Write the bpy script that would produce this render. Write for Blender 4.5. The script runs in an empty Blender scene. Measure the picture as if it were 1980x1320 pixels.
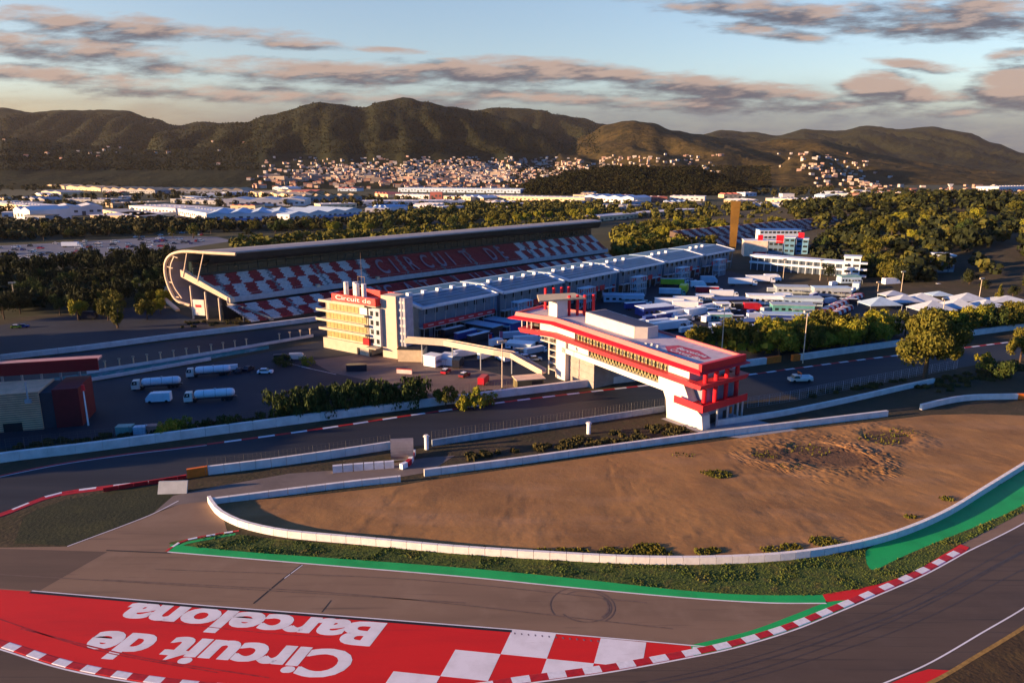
import bpy, bmesh, math, random
from mathutils import Vector, Matrix, noise, bvhtree
R = math.radians
S = bpy.context.scene
random.seed(7)
# ------------------------------------------------------------------ camera, sky, sun, exposure
CAM_H, FPX, PITCH = 70.0, 1400.0, math.atan(340/1400)
cd = bpy.data.cameras.new("camera"); cam = bpy.data.objects.new("camera", cd)
S.collection.objects.link(cam); S.camera = cam
cd.sensor_width = 36; cd.lens = FPX/1980*36; cd.clip_start = 1; cd.clip_end = 60000
cam.location = (0, 0, CAM_H); cam.rotation_euler = (math.pi/2-PITCH, 0, 0)
SUN_EL, SUN_AZ = R(9.0), math.atan2(-0.97, -0.24)          # azimuth from +Y towards +X
SUNV = Vector((math.sin(SUN_AZ)*math.cos(SUN_EL), math.cos(SUN_AZ)*math.cos(SUN_EL), math.sin(SUN_EL)))
sl = bpy.data.lights.new("sun", 'SUN'); so = bpy.data.objects.new("sun", sl); S.collection.objects.link(so)
sl.energy = 5.0; sl.angle = R(0.6); sl.color = (1.0, 0.64, 0.34)
so.rotation_euler = SUNV.to_track_quat('Z', 'Y').to_euler()
S.view_settings.view_transform = 'Standard'; S.view_settings.look = 'None'
S.view_settings.exposure = 1.46; S.view_settings.gamma = 1.0
S.cycles.max_bounces = 4; S.cycles.diffuse_bounces = 2; S.cycles.glossy_bounces = 2
S.cycles.transmission_bounces = 2; S.cycles.volume_bounces = 0
S.cycles.use_adaptive_sampling = True

_c, _s = math.cos(PITCH), math.sin(PITCH)
def ray(px, py):
    x = (px-990)/FPX; u = (660-py)/FPX
    return Vector((x, _c+u*_s, -_s+u*_c))
def g(px, py, z=0.0):                                        # photograph pixel -> point on the level z
    r = ray(px, py); t = (z-CAM_H)/r.z
    return Vector((r.x*t, r.y*t, z))
def uv_sky(px, py):
    r = ray(px, py); return r.x/r.y, r.z/r.y

def build_world():
    w = bpy.data.worlds.new("World"); S.world = w; w.use_nodes = True
    nt = w.node_tree; N, L = nt.nodes, nt.links; N.clear()
    def n(t, **k):
        o = N.new(t)
        for a, b in k.items(): setattr(o, a, b)
        return o
    def m(op, a, b=None, c=None, clamp=False):
        o = n('ShaderNodeMath', operation=op, use_clamp=clamp)
        for i, v in enumerate((a, b, c)):
            if v is None: continue
            if isinstance(v, (int, float)): o.inputs[i].default_value = v
            else: L.new(v, o.inputs[i])
        return o.outputs[0]
    def mix(f, a, b):
        o = n('ShaderNodeMix', data_type='RGBA')
        for i, v in ((0, f), (6, a), (7, b)):
            if isinstance(v, (int, float)): o.inputs[i].default_value = v
            elif isinstance(v, tuple): o.inputs[i].default_value = (*v, 1)
            else: L.new(v, o.inputs[i])
        return o.outputs[2]
    def ss(x, a, b):
        o = n('ShaderNodeMapRange', interpolation_type='SMOOTHSTEP')
        L.new(x, o.inputs[0]); o.inputs[1].default_value = a; o.inputs[2].default_value = b
        return o.outputs[0]
    sky = n('ShaderNodeTexSky', sky_type='NISHITA', sun_disc=False, sun_elevation=SUN_EL, sun_rotation=SUN_AZ,
            altitude=100, air_density=1.0, dust_density=1.4, ozone_density=2.2)
    geo = n('ShaderNodeTexCoord'); sep = n('ShaderNodeSeparateXYZ'); L.new(geo.outputs['Generated'], sep.inputs[0])
    X, Y, Z = sep.outputs
    Yp = m('MAXIMUM', Y, 0.05)
    U, V = m('DIVIDE', X, Yp), m('DIVIDE', Z, Yp)
    front = ss(Y, 0.05, 0.25)
    # cx, cy, half width, half height (photo pixels), slope, strength
    CL = [(230,50,330,26,.07,1), (570,84,130,15,.05,.9), (765,99,105,8,.06,.8), (150,98,290,30,.10,1.05),
          (120,150,330,26,.08,.8), (640,142,300,27,.03,1.15), (1010,140,280,27,.03,1.3), (1330,165,350,22,.10,1.25),
          (560,185,560,20,.02,.75), (1200,195,600,20,.04,.8), (1600,205,500,20,.03,.7),
          (1560,28,290,36,.10,.95), (1830,36,260,46,.04,1.1), (1395,20,200,22,.10,.8), (1780,128,90,13,.08,.9), (1970,108,70,18,.05,.95),
          (1480,60,180,18,.12,.8), (1700,168,58,28,0,1.9), (1768,188,45,24,0,1.3), (1965,172,80,38,0,1.9), (1840,190,90,16,0,.9)]
    nb = n('ShaderNodeTexNoise', noise_dimensions='2D'); nb.inputs['Scale'].default_value = 1; nb.inputs['Detail'].default_value = 7; nb.inputs['Roughness'].default_value = .62
    cb = n('ShaderNodeCombineXYZ'); L.new(m('MULTIPLY', U, 9), cb.inputs[0]); L.new(m('MULTIPLY', V, 46), cb.inputs[1]); L.new(cb.outputs[0], nb.inputs['Vector'])
    nb2 = n('ShaderNodeTexNoise', noise_dimensions='2D'); nb2.inputs['Scale'].default_value = 1; nb2.inputs['Detail'].default_value = 6; nb2.inputs['Roughness'].default_value = .6
    cb2 = n('ShaderNodeCombineXYZ'); L.new(m('MULTIPLY', U, 14), cb2.inputs[0]); L.new(m('MULTIPLY_ADD', V, 70, m('MULTIPLY', U, -5)), cb2.inputs[1]); L.new(cb2.outputs[0], nb2.inputs['Vector'])
    def field(Vo):
        best = None
        for cx, cy, hw, hh, sl_, st in CL:
            u0, v0 = uv_sky(cx, cy); u1, _ = uv_sky(cx+hw, cy); _, v1 = uv_sky(cx, cy-hh)
            du = m('MULTIPLY', m('SUBTRACT', U, u0), 1/(u1-u0))
            dv = m('MULTIPLY', m('SUBTRACT', m('MULTIPLY_ADD', m('SUBTRACT', U, u0), sl_, Vo), v0), 1/(v1-v0))
            d = m('MULTIPLY_ADD', du, du, m('MULTIPLY', dv, dv))
            d = m('SUBTRACT', st, d)
            best = d if best is None else m('MAXIMUM', best, d)
        return m('MAXIMUM', best, -1.5)
    f0 = field(V); f1 = field(m('ADD', V, .010))
    nz = m('MULTIPLY_ADD', m('SUBTRACT', nb.outputs[0], .5), 3.3, m('MULTIPLY', m('SUBTRACT', nb2.outputs[0], .5), 1.8))
    d0 = m('ADD', f0, nz)
    dens = m('MULTIPLY', ss(d0, -.35, 1.25), front)
    lit = m('ADD', m('MULTIPLY', m('SUBTRACT', f0, f1), .55), m('MULTIPLY_ADD', m('SUBTRACT', nb2.outputs[0], .5), 2.4, .36))
    lit = m('MULTIPLY_ADD', ss(U, .3, -.7), .18, lit)
    for cx, cy, hw, hh in ((1692,160,60,24), (1965,165,80,32)):      # two sunlit cumulus heads low at the right
        u0, v0 = uv_sky(cx, cy); u1, _ = uv_sky(cx+hw, cy); _, v1 = uv_sky(cx, cy-hh)
        du = m('MULTIPLY', m('SUBTRACT', U, u0), 1/(u1-u0)); dv = m('MULTIPLY', m('SUBTRACT', V, v0), 1/(v1-v0))
        lit = m('ADD', lit, m('MULTIPLY', m('SUBTRACT', 1.2, m('MULTIPLY_ADD', du, du, m('MULTIPLY', dv, dv)), clamp=True), .9))
    lit = ss(lit, .25, .95)
    k = 10.0                                                    # the clouds are in the same units as the sky texture
    ccol = mix(lit, (.15*k/4, .15*k/4, .21*k/4), (.74*k/4, .53*k/4, .44*k/4))
    # clear-sky tint and low veil of stratus
    base = n('ShaderNodeMix', data_type='RGBA', blend_type='MULTIPLY'); base.inputs[0].default_value = 1
    L.new(sky.outputs[0], base.inputs[6]); base.inputs[7].default_value = (1.10, .99, 1.0, 1)
    veil = m('MULTIPLY', m('MULTIPLY', ss(V, .135, .03), ss(m('ADD', nb.outputs[0], m('MULTIPLY', nb2.outputs[0], .3)), .42, .85)), front)
    vcol = mix(ss(U, -.75, .5), (1.35, .95, .62), (.56, .66, .92))
    c1 = mix(m('MULTIPLY', veil, .65), base.outputs[2], vcol)
    lowdark = m('MULTIPLY', m('MULTIPLY', ss(V, .115, .05), front), .72)
    c1 = mix(lowdark, c1, mix(ss(U, -.8, -.1), (1.75, 1.2, .68), (.62, .68, .90)))
    c2 = mix(m('MULTIPLY', dens, .93), c1, ccol)
    # sky out of view, overhead and behind, tinted darker and bluer to deepen shade
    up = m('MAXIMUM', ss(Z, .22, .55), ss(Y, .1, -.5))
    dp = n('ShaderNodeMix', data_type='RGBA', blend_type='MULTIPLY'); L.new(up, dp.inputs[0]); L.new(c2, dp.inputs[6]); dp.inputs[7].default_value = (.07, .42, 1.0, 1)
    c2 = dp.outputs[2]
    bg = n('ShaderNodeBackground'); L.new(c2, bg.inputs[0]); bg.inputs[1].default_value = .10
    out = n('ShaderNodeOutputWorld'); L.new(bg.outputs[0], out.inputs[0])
    w.cycles.sampling_method = 'MANUAL'; w.cycles.sample_map_resolution = 512
build_world()

# ------------------------------------------------------------------ materials
MATS = {}
def M(name, col, rough=.8, var=.18, scale=.4, bump=0., bscale=None, col2=None, metal=0, spec=.3, stretch=None, detail=4, emit=None):
    if name in MATS: return MATS[name]
    m = bpy.data.materials.new(name); m.use_nodes = True; nt = m.node_tree; N, L = nt.nodes, nt.links
    b = N['Principled BSDF']; b.inputs['Roughness'].default_value = rough; b.inputs['Metallic'].default_value = metal
    b.inputs['Specular IOR Level'].default_value = spec
    geo = N.new('ShaderNodeNewGeometry'); vec = geo.outputs['Position']
    if stretch:
        mp = N.new('ShaderNodeMapping'); mp.inputs['Rotation'].default_value = (0, 0, stretch[0]); mp.inputs['Scale'].default_value = stretch[1]
        L.new(vec, mp.inputs[0]); vec = mp.outputs[0]
    nz = N.new('ShaderNodeTexNoise'); nz.inputs['Scale'].default_value = scale; nz.inputs['Detail'].default_value = detail; nz.inputs['Roughness'].default_value = .62
    L.new(vec, nz.inputs['Vector'])
    mr = N.new('ShaderNodeMapRange'); mr.inputs[1].default_value = .3; mr.inputs[2].default_value = .7; L.new(nz.outputs[0], mr.inputs[0])
    mx = N.new('ShaderNodeMix'); mx.data_type = 'RGBA'; L.new(mr.outputs[0], mx.inputs[0])
    c2 = col2 or tuple(c*(1+var) for c in col); c1 = col if col2 else tuple(c*(1-var) for c in col)
    mx.inputs[6].default_value = (*c1, 1); mx.inputs[7].default_value = (*c2, 1)
    L.new(mx.outputs[2], b.inputs['Base Color'])
    if bump:
        bn = N.new('ShaderNodeTexNoise'); bn.inputs['Scale'].default_value = bscale or scale*4; bn.inputs['Detail'].default_value = 5
        L.new(vec, bn.inputs['Vector'])
        bp = N.new('ShaderNodeBump'); bp.inputs['Strength'].default_value = 1; bp.inputs['Distance'].default_value = bump
        L.new(bn.outputs[0], bp.inputs['Height']); L.new(bp.outputs[0], b.inputs['Normal'])
    MATS[name] = m
    return m
def MX(name, base, layers, rough=.85, bump=.0, bscale=2., spec=.25):
    """base colour with noise layers: (colour, noise scale, threshold lo, hi, strength, stretch or None)"""
    m = bpy.data.materials.new(name); m.use_nodes = True; nt = m.node_tree; N, L = nt.nodes, nt.links
    b = N['Principled BSDF']; b.inputs['Roughness'].default_value = rough; b.inputs['Specular IOR Level'].default_value = spec
    geo = N.new('ShaderNodeNewGeometry'); cur = None
    for i, (col, sc, lo, hi, st, stretch) in enumerate(layers):
        vec = geo.outputs['Position']
        mp = N.new('ShaderNodeMapping'); mp.inputs['Location'].default_value = (i*37., i*11., 0)
        if stretch: mp.inputs['Rotation'].default_value = (0, 0, stretch[0]); mp.inputs['Scale'].default_value = stretch[1]
        L.new(vec, mp.inputs[0])
        nz = N.new('ShaderNodeTexNoise'); nz.inputs['Scale'].default_value = sc; nz.inputs['Detail'].default_value = 6; nz.inputs['Roughness'].default_value = .6
        L.new(mp.outputs[0], nz.inputs['Vector'])
        mr = N.new('ShaderNodeMapRange'); mr.inputs[1].default_value = lo; mr.inputs[2].default_value = hi; mr.inputs[4].default_value = st; L.new(nz.outputs[0], mr.inputs[0])
        mx = N.new('ShaderNodeMix'); mx.data_type = 'RGBA'; L.new(mr.outputs[0], mx.inputs[0])
        if cur is None: mx.inputs[6].default_value = (*base, 1)
        else: L.new(cur, mx.inputs[6])
        mx.inputs[7].default_value = (*col, 1); cur = mx.outputs[2]
    L.new(cur, b.inputs['Base Color'])
    if bump:
        bn = N.new('ShaderNodeTexNoise'); bn.inputs['Scale'].default_value = bscale; bn.inputs['Detail'].default_value = 6; L.new(geo.outputs['Position'], bn.inputs['Vector'])
        bp = N.new('ShaderNodeBump'); bp.inputs['Distance'].default_value = bump; L.new(bn.outputs[0], bp.inputs['Height']); L.new(bp.outputs[0], b.inputs['Normal'])
    MATS[name] = m
    return m

# ------------------------------------------------------------------ mesh helpers
C = S.collection
class MB:
    def __init__(s): s.v = []; s.f = []; s.m = []
    def poly(s, pts, mi=0):
        i = len(s.v); s.v += [tuple(p) for p in pts]; s.f.append(tuple(range(i, i+len(pts)))); s.m.append(mi)
    def box(s, c, d, rz=0, mi=0, top=None):
        """c = centre of the bottom face; top = material index of the top"""
        x, y, z = d[0]/2, d[1]/2, d[2]; cs, sn = math.cos(rz), math.sin(rz)
        P = [(a*x, b*y) for a, b in ((-1,-1),(1,-1),(1,1),(-1,1))]
        P = [(c[0]+a*cs-b*sn, c[1]+a*sn+b*cs) for a, b in P]
        s.prism(P, c[2], c[2]+z, mi, top)
    def prism(s, P, z0, z1, mi=0, top=None, P2=None):
        n = len(P); i = len(s.v); Q = P2 or P
        zf0 = z0 if callable(z0) else (lambda p: z0)
        zf1 = z1 if callable(z1) else (lambda p: z1)
        s.v += [(p[0], p[1], zf0(p)) for p in P]+[(q[0], q[1], zf1(q)) for q in Q]
        for k in range(n):
            s.f.append((i+k, i+(k+1) % n, i+n+(k+1) % n, i+n+k)); s.m.append(mi)
        s.f.append(tuple(i+n+k for k in range(n))); s.m.append(mi if top is None else top)
        s.f.append(tuple(i+n-1-k for k in range(n))); s.m.append(mi)
    def tube(s, a, b, r0, r1=None, n=8, mi=0, caps=True):
        a, b = Vector(a), Vector(b); r1 = r0 if r1 is None else r1
        d = (b-a).normalized(); e = d.orthogonal().normalized(); h = d.cross(e); i = len(s.v)
        for p, r in ((a, r0), (b, r1)):
            for k in range(n):
                t = 2*math.pi*k/n; s.v.append(tuple(p+e*math.cos(t)*r+h*math.sin(t)*r))
        for k in range(n): s.f.append((i+k, i+(k+1) % n, i+n+(k+1) % n, i+n+k)); s.m.append(mi)
        if caps:
            s.f.append(tuple(i+n-1-k for k in range(n))); s.m.append(mi)
            s.f.append(tuple(i+n+k for k in range(n))); s.m.append(mi)
    def path(s, pts, r, n=6, mi=0):
        pts = [Vector(p) for p in pts]; d = (pts[1]-pts[0]).normalized(); e = d.orthogonal().normalized(); i0 = len(s.v)
        for k, p in enumerate(pts):
            d = (pts[min(k+1, len(pts)-1)]-pts[max(k-1, 0)]).normalized(); e = (e-d*e.dot(d)).normalized(); h = d.cross(e)
            for q in range(n): t = 2*math.pi*q/n; s.v.append(tuple(p+e*math.cos(t)*r+h*math.sin(t)*r))
        for k in range(len(pts)-1):
            for q in range(n): a, b = i0+k*n+q, i0+k*n+(q+1) % n; s.f.append((a, b, b+n, a+n)); s.m.append(mi)
    def build(s, name, mats, parent=None, loc=None, smooth=False):
        me = bpy.data.meshes.new(name)
        o0 = Vector(loc) if loc is not None else Vector((0, 0, 0))
        me.from_pydata([tuple(Vector(p)-o0) for p in s.v], [], s.f)
        if not isinstance(mats, (list, tuple)): mats = [mats]
        for m_ in mats: me.materials.append(m_)
        me.polygons.foreach_set('material_index', s.m)
        bm = bmesh.new(); bm.from_mesh(me); bmesh.ops.recalc_face_normals(bm, faces=bm.faces) if len(bm.faces) < 60000 else None
        big = [f for f in bm.faces if len(f.verts) > 4]
        if big: bmesh.ops.triangulate(bm, faces=big)
        bm.to_mesh(me); bm.free()
        if smooth: me.polygons.foreach_set('use_smooth', [True]*len(me.polygons))
        o = bpy.data.objects.new(name, me); C.objects.link(o); o.location = o0
        if parent: o.parent = parent
        return o
def tag(o, label=None, cat=None, group=None, kind=None):
    if label: o['label'] = label
    if cat: o['category'] = cat
    if group: o['group'] = group
    if kind: o['kind'] = kind
    return o
def thing(name, label, cat, loc=(0, 0, 0), rz=0, group=None):
    o = bpy.data.objects.new(name, None); C.objects.link(o); o.location = loc; o.rotation_euler = (0, 0, rz)
    o.empty_display_size = .5
    return tag(o, label, cat, group)
def copy_tree(o, parent=None):
    c = o.copy(); C.objects.link(c); c.parent = parent
    for ch in list(o.children): copy_tree(ch, c)
    return c
def dup(o, loc, rz=0, label=None, group=None, scale=None, repaint=None):
    c = copy_tree(o); c.location = loc; c.rotation_euler = (0, 0, rz)
    if label: c['label'] = label
    if group: c['group'] = group
    if scale: c.scale = scale if isinstance(scale, tuple) else (scale,)*3
    if repaint:
        for ch in [c]+list(c.children):
            for k, mt in repaint.items():
                if ch.name.split('.')[0] == k and ch.material_slots:
                    ch.material_slots[0].link = 'OBJECT'; ch.material_slots[0].material = mt
    return c
def smooth(pts, n=6):
    """Catmull-Rom through the points"""
    P = [Vector(p) for p in pts]; P = [P[0]*2-P[1]]+P+[P[-1]*2-P[-2]]; out = []
    for i in range(1, len(P)-2):
        for k in range(n):
            t = k/n; a, b, c, d = P[i-1], P[i], P[i+1], P[i+2]
            out.append(.5*((2*b)+(c-a)*t+(2*a-5*b+4*c-d)*t*t+(3*b-a-3*c+d)*t**3))
    out.append(P[-2]); return out
def gp(pts, z=0., n=6, sm=True):
    q = [g(x, y, z) for x, y in pts]
    return smooth(q, n) if sm and len(q) > 2 else q
def sheet(name, poly, z, mat, kind='structure', sm=None, label=None):
    """flat painted or paved sheet; poly = list of ground points"""
    b = MB(); b.poly([(p[0], p[1], z) for p in poly]); o = b.build(name, mat)
    for p in o.data.polygons:
        if p.normal.z < 0: p.flip()
    return tag(o, label, None, None, kind)
def normals2(P):
    out = []
    for i in range(len(P)):
        a = P[max(i-1, 0)]; b = P[min(i+1, len(P)-1)]; d = (b-a); d.z = 0; d.normalize()
        out.append(Vector((-d.y, d.x, 0)))
    return out
def resample(P, step):
    out = [P[0].copy()]; acc = 0
    for a, b in zip(P, P[1:]):
        L_ = (b-a).length; t = step-acc
        while t <= L_:
            out.append(a+(b-a)*(t/L_)); t += step
        acc = L_-(t-step)
    if (out[-1]-P[-1]).length > .3: out.append(P[-1].copy())
    return out
def ribbon(b, P, w0, w1, z, mi=0, alt=None, z1=None):
    """strip between offsets w0 and w1 of polyline P; alt = material index sequence per piece"""
    nn = normals2(P); z1 = z if z1 is None else z1
    for i in range(len(P)-1):
        q = [P[i]+nn[i]*w0, P[i+1]+nn[i+1]*w0, P[i+1]+nn[i+1]*w1, P[i]+nn[i]*w1]
        b.poly([(q[0].x, q[0].y, z), (q[1].x, q[1].y, z), (q[2].x, q[2].y, z1), (q[3].x, q[3].y, z1)], alt[i % len(alt)] if alt else mi)
def kerb_mesh(b, P, w, h=.07, alt=(0, 1), z=.03):
    """raised kerb with a real section"""
    nn = normals2(P)
    for i in range(len(P)-1):
        a0, a1, n0, n1 = P[i], P[i+1], nn[i], nn[i+1]; mi = alt[i % len(alt)]
        prof = [(0, z-.03), (w*.12, z+h), (w*.85, z+h*.7), (w, z-.03)]
        for (o0, z0), (o1, z1) in zip(prof, prof[1:]):
            p = [a0+n0*o0, a1+n1*o0, a1+n1*o1, a0+n0*o1]
            b.poly([(p[0].x, p[0].y, z0), (p[1].x, p[1].y, z0), (p[2].x, p[2].y, z1), (p[3].x, p[3].y, z1)], mi)
def wall_mesh(b, P, h, th, z=0., mi=0, gap=None, top=None):
    """wall of panels along P"""
    nn = normals2(P); t = th/2
    for i in range(len(P)-1):
        a, c = P[i], P[i+1]; m0, m1 = nn[i]*t, nn[i+1]*t
        if gap:
            d = (c-a)*(gap/max((c-a).length, .01)/2); a = a+d; c = c-d
        b.prism([(a+m0)[:2], (a-m0)[:2], (c-m1)[:2], (c+m1)[:2]], z, z+h, mi, top)
# ------------------------------------------------------------------ ground and tracks
asph = MX('asphalt_runoff', (.22, .140, .088), [((.145,.094,.060), .05, .45, .7, .7, (.12, (.35, 2.6, 1))), ((.26,.175,.115), .12, .5, .75, .7, None), ((.075,.055,.045), .35, .58, .72, .7, (.12, (.12, 3., 1))), ((.21,.17,.15), 3., .62, .8, .35, None)], rough=.8, bump=.015, bscale=6)
trk = MX('asphalt_track', (.098, .066, .045), [((.062,.043,.032), .06, .45, .7, .8, (.55, (.3, 3., 1))), ((.115,.082,.062), .2, .5, .8, .5, None), ((.03,.025,.024), .5, .56, .7, .75, (.55, (.06, 3.5, 1)))], rough=.72, bump=.012, bscale=6)
trk2 = MX('asphalt_straight', (.022, .026, .034), [((.013,.016,.022), .05, .45, .7, .8, (.16, (.3, 3., 1))), ((.05,.044,.044), .12, .55, .8, .6, (.16, (.15, 2.5, 1)))], rough=.7, bump=.012, bscale=6)
pad = MX('asphalt_yard', (.025, .030, .040), [((.015,.018,.026), .05, .45, .7, .7, None), ((.055,.05,.05), .13, .55, .8, .6, None), ((.03,.03,.03), .9, .62, .7, .4, None)], rough=.8, bump=.012, bscale=5)
service = MX('asphalt_service', (.17, .135, .115), [((.10,.08,.07), .08, .45, .7, .7, None), ((.24,.19,.16), .3, .55, .8, .5, None)], rough=.85, bump=.015, bscale=4)
grassm = MX('grass_ground', (.070, .100, .018), [((.11,.125,.02), .12, .45, .65, .8, None), ((.14,.09,.03), .35, .52, .72, .7, None), ((.035,.045,.012), .9, .5, .7, .6, None), ((.09,.12,.02), 2.2, .55, .7, .6, None)], rough=.95, bump=.12, bscale=1.6)
dirtg = MX('gravel_dirt', (.33, .165, .055), [((.18,.088,.034), .045, .4, .65, .8, None), ((.34,.185,.088), .07, .5, .72, .8, (.15, (.5, 1.6, 1))), ((.20,.10,.045), .22, .58, .75, .5, None), ((.11,.085,.03), .10, .66, .74, .5, None), ((.40,.25,.14), 2.5, .55, .75, .4, None)], rough=.95, bump=.05, bscale=.9)
verge = MX('verge_ground', (.055, .040, .022), [((.035,.032,.012), .05, .4, .65, .8, None), ((.11,.075,.04), .12, .52, .75, .6, None), ((.03,.036,.010), .4, .5, .7, .6, None)], rough=.95, bump=.15, bscale=1.)
field = MX('ground_fields', (.036, .038, .014), [((.065,.056,.018), .004, .45, .6, .8, None), ((.022,.026,.010), .012, .48, .62, .8, None), ((.10,.085,.035), .007, .6, .68, .6, None), ((.02,.022,.008), .06, .5, .7, .6, None)], rough=.95)
red = MX('red_paint', (.62, .012, .008), [((.50,.010,.008), .10, .45, .7, .8, (.1, (.4, 1.8, 1))), ((.30,.012,.01), .3, .62, .78, .5, (.1, (.15, 3, 1))), ((.66,.03,.02), 2., .5, .8, .3, None)], rough=.6, bump=.008, bscale=6)
redk = M('red_kerb', (.42, .010, .012), rough=.55, var=.25, scale=1.2)
white = MX('white_paint', (.74, .70, .70), [((.60,.55,.54), .25, .45, .7, .8, None), ((.36,.30,.28), .6, .62, .8, .6, (.1, (.3, 2.5, 1)))], rough=.6, bump=.006, bscale=6)
whitek = M('white_kerb', (.68, .66, .67), rough=.55, var=.12, scale=1.5)
green = MX('green_paint', (.014, .38, .085), [((.012,.27,.06), .15, .45, .7, .8, None), ((.02,.10,.04), .5, .6, .78, .5, None)], rough=.6, bump=.006, bscale=6)
black = M('black_rubber', (.012, .012, .013), rough=.6, var=.3, scale=1)
conc = M('concrete_wall', (.76, .70, .64), rough=.75, var=.10, scale=.8, bump=.01)
concb = M('concrete_wall_plain', (.68, .63, .58), rough=.7, var=.14, scale=.35, bump=.01)
orange = M('orange_padding', (.75, .16, .015), rough=.6, var=.15, scale=1)
rail = M('galvanised_rail', (.42, .47, .50), rough=.5, var=.2, scale=.6, metal=.3)

# one ground sheet to the horizon
b = MB(); xs = [-30000, -8000, -2500, -900, -300, 0, 300, 900, 2500, 8000, 30000]; ys = [-2000, -300, 60, 300, 900, 2500, 7000, 30000]
for i in range(len(xs)-1):
    for j in range(len(ys)-1): b.poly([(xs[i],ys[j],-.06),(xs[i+1],ys[j],-.06),(xs[i+1],ys[j+1],-.06),(xs[i],ys[j+1],-.06)])
tag(b.build('ground', field), kind='structure')

# circuit verge (dark grass and soil between the tracks)
sheet('ground_verge', gp([(-700,1600),(2700,1600),(2300,700),(2300,600),(1980,560),(1400,560),(1180,600),(700,600),(330,590),(-300,640)], sm=False), -.02, verge)
# foreground asphalt
fa = gp([(-500,1500),(-300,1056),(0,1058),(130,1056),(300,992),(345,975),(405,966),(432,1000),(440,1030),(480,1060),(660,1072),(900,1090),(1100,1108),(1320,1130),(1600,1140),(1760,1085),(1980,960),(2300,900),(2600,1100),(2600,1700)], sm=False)
sheet('runoff_asphalt', fa, .0, asph)
KL = [(-160,1205),(0,1252),(130,1292),(300,1322),(500,1340),(700,1346),(900,1336),(1010,1320),(1165,1299),(1300,1275),(1420,1250),(1530,1217),(1620,1181),(1700,1147),(1785,1110),(1868,1065)]
KLg = gp(KL)
edge_r = gp([(1868,1065),(1940,1030),(1990,1003),(2100,940),(2250,860)])
# the racing track wraps the kerb from below
tr = KLg+edge_r+gp([(2600,900),(2700,1700),(-700,1700),(-700,1250)], sm=False)
sheet('track', tr, .012, trk)
o_tr = gp([(1640,1345),(1705,1322),(1800,1280),(1900,1222),(1985,1172),(2100,1095),(2250,1000)])
out_edge = gp([(1640,1390),(1800,1320),(1890,1268),(1985,1210),(2120,1120),(2300,1010)])
b = MB(); ribbon(b, o_tr, -.12, .12, .034); tag(b.build('track_edge_line', white), kind='structure')
sheet('verge_corner', out_edge+[g(2700,1100),g(2700,1800),g(1640,1800)], .03, MX('dry_bank', (.060,.036,.016), [((.10,.062,.02), .3, .45, .7, .8, None), ((.03,.02,.01), .8, .5, .7, .7, None)], rough=.95, bump=.12, bscale=1.5))
b = MB(); ribbon(b, out_edge, -.25, .35, .05); tag(b.build('bank_edge_strip', M('dry_edge', (.30,.17,.04), var=.35, scale=1.2)), kind='structure')
sheet('red_apron_corner', gp([(1700,1330),(1762,1303),(1795,1293),(1842,1296),(1800,1318),(1760,1340)], sm=False), .04, red)
# painted red run-off with the chequers and the lettering
top = [(-200,1125),(0,1139),(60,1143),(400,1172),(700,1195),(990,1218),(1240,1240),(1372,1252)]
i1 = next(i for i, p in enumerate(KLg) if (p-g(1420,1250)).length < 1.6)
sheet('red_runoff', gp(top, sm=False)+list(reversed(KLg[:i1+1])), .024, red)
# clip helper: keep chequers above the kerb line
o0, ax, ay = g(990,1217), g(1075,1225)-g(990,1217), g(968,1264)-g(990,1217)
def above(p):
    for a, c in zip(KLg, KLg[1:]):
        if min(a.x, c.x) <= p.x <= max(a.x, c.x)+1e-6 and c.x != a.x:
            return p.y > a.y+(c.y-a.y)*(p.x-a.x)/(c.x-a.x)+.3
    return False
b = MB(); NS = 14
for r_ in range(0, 5):
    for c_ in range(-5, 5):
        if (r_+c_) % 2 or (r_ == 0 and c_ < 0) or (c_ < -r_): continue
        for i in range(NS):
            for j in range(NS):
                q = [o0+ax*(c_+u/NS)+ay*(r_+v/NS) for u, v in ((i,j),(i+1,j),(i+1,j+1),(i,j+1))]
                if all(above(p) for p in q): b.poly([(p.x, p.y, .036) for p in q])
tag(b.build('white_chequers', white), kind='structure')
def text_mesh(txt, bold=.0, shear=0., spacing=1., size=1.):
    cu = bpy.data.curves.new('lettering', 'FONT'); cu.body = txt; cu.offset = bold; cu.shear = shear; cu.space_character = spacing; cu.size = size
    cu.resolution_u = 4
    o = bpy.data.objects.new('lettering', cu); C.objects.link(o); bpy.context.view_layer.update()
    me = bpy.data.meshes.new_from_object(o.evaluated_get(bpy.context.evaluated_depsgraph_get()))
    V = [v.co.copy() for v in me.vertices]; F = [tuple(p.vertices) for p in me.polygons]
    bpy.data.objects.remove(o); bpy.data.curves.remove(cu)
    return V, F
def place_text(name, txt, mapf, mat, parent=None, bold=.03, spacing=1., fit=None, loc=None, kind=None):
    V, F = text_mesh(txt, bold, 0, spacing)
    x0 = min(v.x for v in V); x1 = max(v.x for v in V); y1 = .729
    b = MB(); b.v = [tuple(mapf((v.x-x0)/(x1-x0), v.y/y1)) for v in V]; b.f = F; b.m = [0]*len(F)
    o = b.build(name, mat, parent, loc)
    if kind: tag(o, kind=kind)
    return o
def ground_text(name, txt, O, E_, T, z, mat, bold=.03):
    O, E_, T = g(*O), g(*E_), g(*T)
    place_text(name, txt, lambda u, v: Vector((*(O+(E_-O)*u+(T-O)*v)[:2], z)), mat, bold=bold, kind='structure')
for dx, dz in ((0, 0), (-4, .003)):                             # two passes of the stencil make the strokes heavy
    ground_text('painted_lettering', 'Barcelona', (748+dx,1206), (261+dx,1166), (714+dx,1250), .037+dz, white, .033)
    ground_text('painted_lettering', 'Circuit de', (695+dx,1261), (199+dx,1220), (656+dx,1314), .037+dz, white, .033)
b = MB()
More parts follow.
